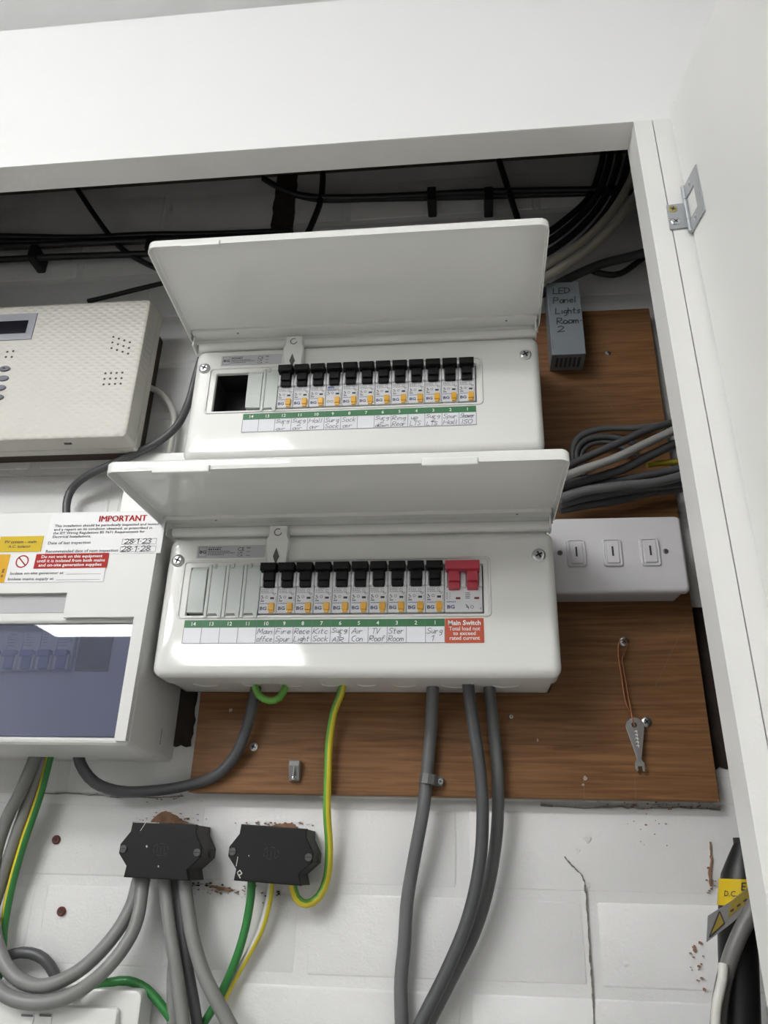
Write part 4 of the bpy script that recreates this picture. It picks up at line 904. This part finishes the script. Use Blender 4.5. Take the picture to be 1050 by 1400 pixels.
# ================================================================== HINGE
HN = thing('hinge', 'open steel flush hinge joining door and frame', 'hinge', (DH.x, FRONT, 2.092))
hz0 = 2.092
bm = bmesh.new(); prism(bm, [(.4640, hz0-.001), (.4800, hz0+.0005), (.4800, hz0+.030), (.4640, hz0+.0285)], FRONT-.0026, FRONT-.0011, bev=.0004, seg=1)
for v in bm.verts: v.co -= HN.location
finish('small_leaf', bm, M_HINGE, HN)
screw_head('screw', HN, Vector((.4692, FRONT-.0026, 2.1152))-HN.location, .0042, m=M_BRASSY, dome=.0008); screw_head('screw', HN, Vector((.4698, FRONT-.0026, 2.0998))-HN.location, .0042, m=M_ZINC, dome=.0010, rot=.8)
bm = bmesh.new(); 
for a, b in ((2.0850, 2.0985), (2.0990, 2.1235), (2.1240, 2.1405)): cyl(bm, (.4808+.0002, FRONT-.0040, (a+b)/2), (0, 0, 1), .0021, b-a, 12)
for v in bm.verts: v.co -= HN.location
finish('knuckle', bm, M_HINGE, HN)
# big leaf on the door face (frame with a window), in door coordinates
bm = bmesh.new()
for a0, a1, z0, z1 in ((-.0265, -.0170, 2.0845, 2.1400), (-.0172, .0, 2.1250, 2.1400), (-.0172, .0, 2.0845, 2.0985)): bx(bm, -.0016, -.0002, a0, a1, z0, z1)
for v in bm.verts: v.co.z -= HN.location.z
big = finish('large_leaf', bm, M_HINGE, HN); big.location = Vector((DH.x+(HEAD-2.11)*LEAN, DH.y, 0))-Vector((HN.location.x, HN.location.y, 0)); big.rotation_euler = (0, 0, DA)
for z in (2.1320, 2.0915):
    o = screw_head('screw', big, (-.0016, -.0110, z-HN.location.z), .0026, m=M_ZINC, dome=.0006, axis=(-1, 0, 0))

# ================================================================== SMALL THINGS ON THE WALL
for px, py, lab in ((77, 1148, 'upper brown wall plug in the white brick'), (84, 1246, 'lower brown wall plug in the white brick')):
    p = at(px, py, -.001); t = thing('wall_plug', lab, 'wall plug', (p.x, 0, p.z), 'brown wall plugs')
    bm = bmesh.new(); n = 14
    loft(bm, [[(r*math.cos(6.2832*k/n), -h, r*math.sin(6.2832*k/n)) for k in range(n)] for r, h in ((.0040, -.004), (.0043, .0020), (.0034, .0032), (.0019, .0030), (.0017, -.002))], True, True)
    finish('collar', bm, M_PLUG, t)
    bm = bmesh.new(); cyl(bm, (0, -.0024, 0), (0, 1, 0), .0016, .0015, 10); finish('bore', bm, M_SLOT, t)
# white box behind the lid, between alarm panel and enclosure
a = at(178, 621, -.03)
TR = thing('trunking', 'white plastic trunking box behind lower unit lid', 'trunking', (a.x+.065, 0, Z0+.10))
finish('channel', BX(-.065, .06, -.026, -.001, 0, a.z-Z0-.10), M_PLW, TR); finish('cover', BX(-.0655, .0605, -.030, -.0262, 0, a.z-Z0-.0995, bev=.001), M_PLW, TR)
# white box at the lower left
FB = thing('fuse_spur', 'white plastic box with two slots at the lower left corner', 'socket box', (-.12, 0, Z0-.41))
bm = bmesh.new()
def fring(i, r, y): return [(x+.12, y, z+.41) for x, z in rr(-.22+i, -.0225-i, -.410+i, -.3155-i, r)]
loft(bm, [fring(0, .006, -.001), fring(0, .006, -.024), fring(.001, .007, -.028), fring(.004, .006, -.0295)], True, True); finish('case', bm, M_PLW, FB)
bm = bmesh.new()
def fring2(i, r, y): return [(x+.12, y, z+.41) for x, z in rr(-.205+i, -.040-i, -.402+i, -.3290-i, r)]
loft(bm, [fring2(0, .004, -.0294), fring2(0, .004, -.034), fring2(.001, .004, -.0355), fring2(.003, .003, -.036)], True, True); pl = finish('cover_plate', bm, M_PLW, FB)
for px in (38, 63):
    p = at(px, 1389, -.036); x = p.x+.12; z = p.z-Z0+.41
    sl = bmesh.new(); bx(sl, x-.006, x+.006, -.0372, -.0358, z-.030, z+.002, bev=.0005); s_ = finish('slide', sl, M_PLW, pl)
    finish('slot', BX(x-.0055, x+.0055, -.0375, -.0365, z-.0003, z+.0014), M_INKG, s_)

# ================================================================== BLACK TERMINATION AT THE LOWER RIGHT
D = .075
TM = thing('cable_termination', 'black tapered cable end with yellow warning sleeve at the lower right', 'cable', at(1012, 1440, -D))
O = TM.location
bm = bmesh.new(); ax = [(1014, 1440), (1012, 1400), (1010, 1330), (1008, 1270), (1009, 1235), (1012, 1195), (1014, 1170), (1015, 1152), (1015, 1146)]
rad = [.0150, .0150, .0150, .0150, .0150, .0150, .0105, .0065, .0050]
P = [at(px, py, -D)-O for px, py in ax]; n = 18
loft(bm, [[(p.x+r*math.cos(6.2832*k/n), p.y+r*math.sin(6.2832*k/n), p.z) for k in range(n)] for p, r in zip(P, rad)], True, True); finish('sleeve', bm, M_BCAB, TM)
bm = bmesh.new(); p = at(1015, 1150, -D)-O; cyl(bm, p, (0, 0, 1), .0072, .005, 14); finish('cap', bm, M_BCAB, TM)
bm = bmesh.new(); c0 = at(1009, 1238, -D)-O; c1 = at(1011, 1202, -D)-O
loft(bm, [[(c.x+r*math.cos(6.2832*k/n), c.y+r*math.sin(6.2832*k/n), c.z) for k in range(n)] for c, r in ((c0, .0151), (c0, .0159), (c1, .0159), (c1, .0151))]); ys = finish('yellow_sleeve', bm, M_SYEL, TM)
bm = bmesh.new(); cz = (c0.z+c1.z)/2; mx_ = (c0.x+c1.x)/2
text_into(bm, 'E', mx_-.0035, cz+.0015, .0085, 0, 'LEFT', .01); text_into(bm, 'D.C.', mx_-.0165, cz-.0030, .0058, 0, 'LEFT', .01)
for v in bm.verts:
    ax_ = c0.x+(c1.x-c0.x)*(v.co.z-c0.z)/(c1.z-c0.z); t_ = (v.co.x-mx_)/.0163; v.co.x = ax_+.0163*math.sin(t_); v.co.y = c0.y-.0163*math.cos(t_)
finish('sleeve_print', bm, M_INK, ys, smooth=0)
# flat grey tag
TGD = .098
tg = [at(px, py, -TGD) for px, py in ((966, 1288), (968, 1252), (1000, 1232), (1045, 1195), (1045, 1222), (1000, 1262))]
o0 = tg[0]; TG = thing('cable_tag', 'flat grey tag with a warning triangle tied to the cables', 'tag', o0)
finish('plate', PR([(p.x-o0.x, p.z-o0.z) for p in tg], -.0008, .0008), M_TAG, TG, smooth=0)
tri = [at(px, py, -TGD) for px, py in ((969, 1281), (983, 1246), (990, 1262))]
bm = bmesh.new(); prism(bm, [(p.x-o0.x, p.z-o0.z) for p in tri], -.0012, -.0007, mi=0)
T = [(p.x-o0.x, p.z-o0.z) for p in tri]; stroke(bm, T+[T[0]], .0008, -.0014, 1)
b4 = [at(px, py, -TGD) for px, py in ((995, 1254), (998, 1234), (1040, 1201), (1040, 1219))]; prism(bm, [(p.x-o0.x, p.z-o0.z) for p in b4], -.0012, -.0007, mi=0)
for k in range(5):
    u = k/5; pa = b4[0].lerp(b4[3], u+.05); pb = b4[1].lerp(b4[2], u+.05); pc = b4[0].lerp(b4[3], u+.15); pd = b4[1].lerp(b4[2], u+.15)
    a_ = pa.lerp(pb, .3); d_ = pc.lerp(pd, .3); stroke(bm, [(a_.x-o0.x, a_.z-o0.z), (d_.x-o0.x, d_.z-o0.z)], .0012, -.0014, 1)
finish('tag_print', bm, [M_TAGY, M_INK], TG, smooth=0)
cable('grey_cable', [(1060, 1190, .090), (1042, 1215, .096), (1026, 1248, .100), (1008, 1285, .100), (994, 1325, .098), (985, 1370, .096), (980, 1430, .094)], .0060, mat('brown_grey_sheath', (.15, .145, .14), .45), 'brown-grey cable slanting in front of black cable end', GC)
cable('white_cable', [(989, 1318, .104), (988, 1338, .106), (983, 1360, .106), (979, 1385, .106), (978, 1440, .106)], .0036, M_WCAB, 'white cable hanging beside black cable end', 'white cables')
cable('white_cable', [(990, 1330, .088), (986, 1370, .088), (988, 1400, .088), (990, 1440, .088)], .0022, M_LGREY, 'thin grey wire beside the white hanging cable', 'white cables')
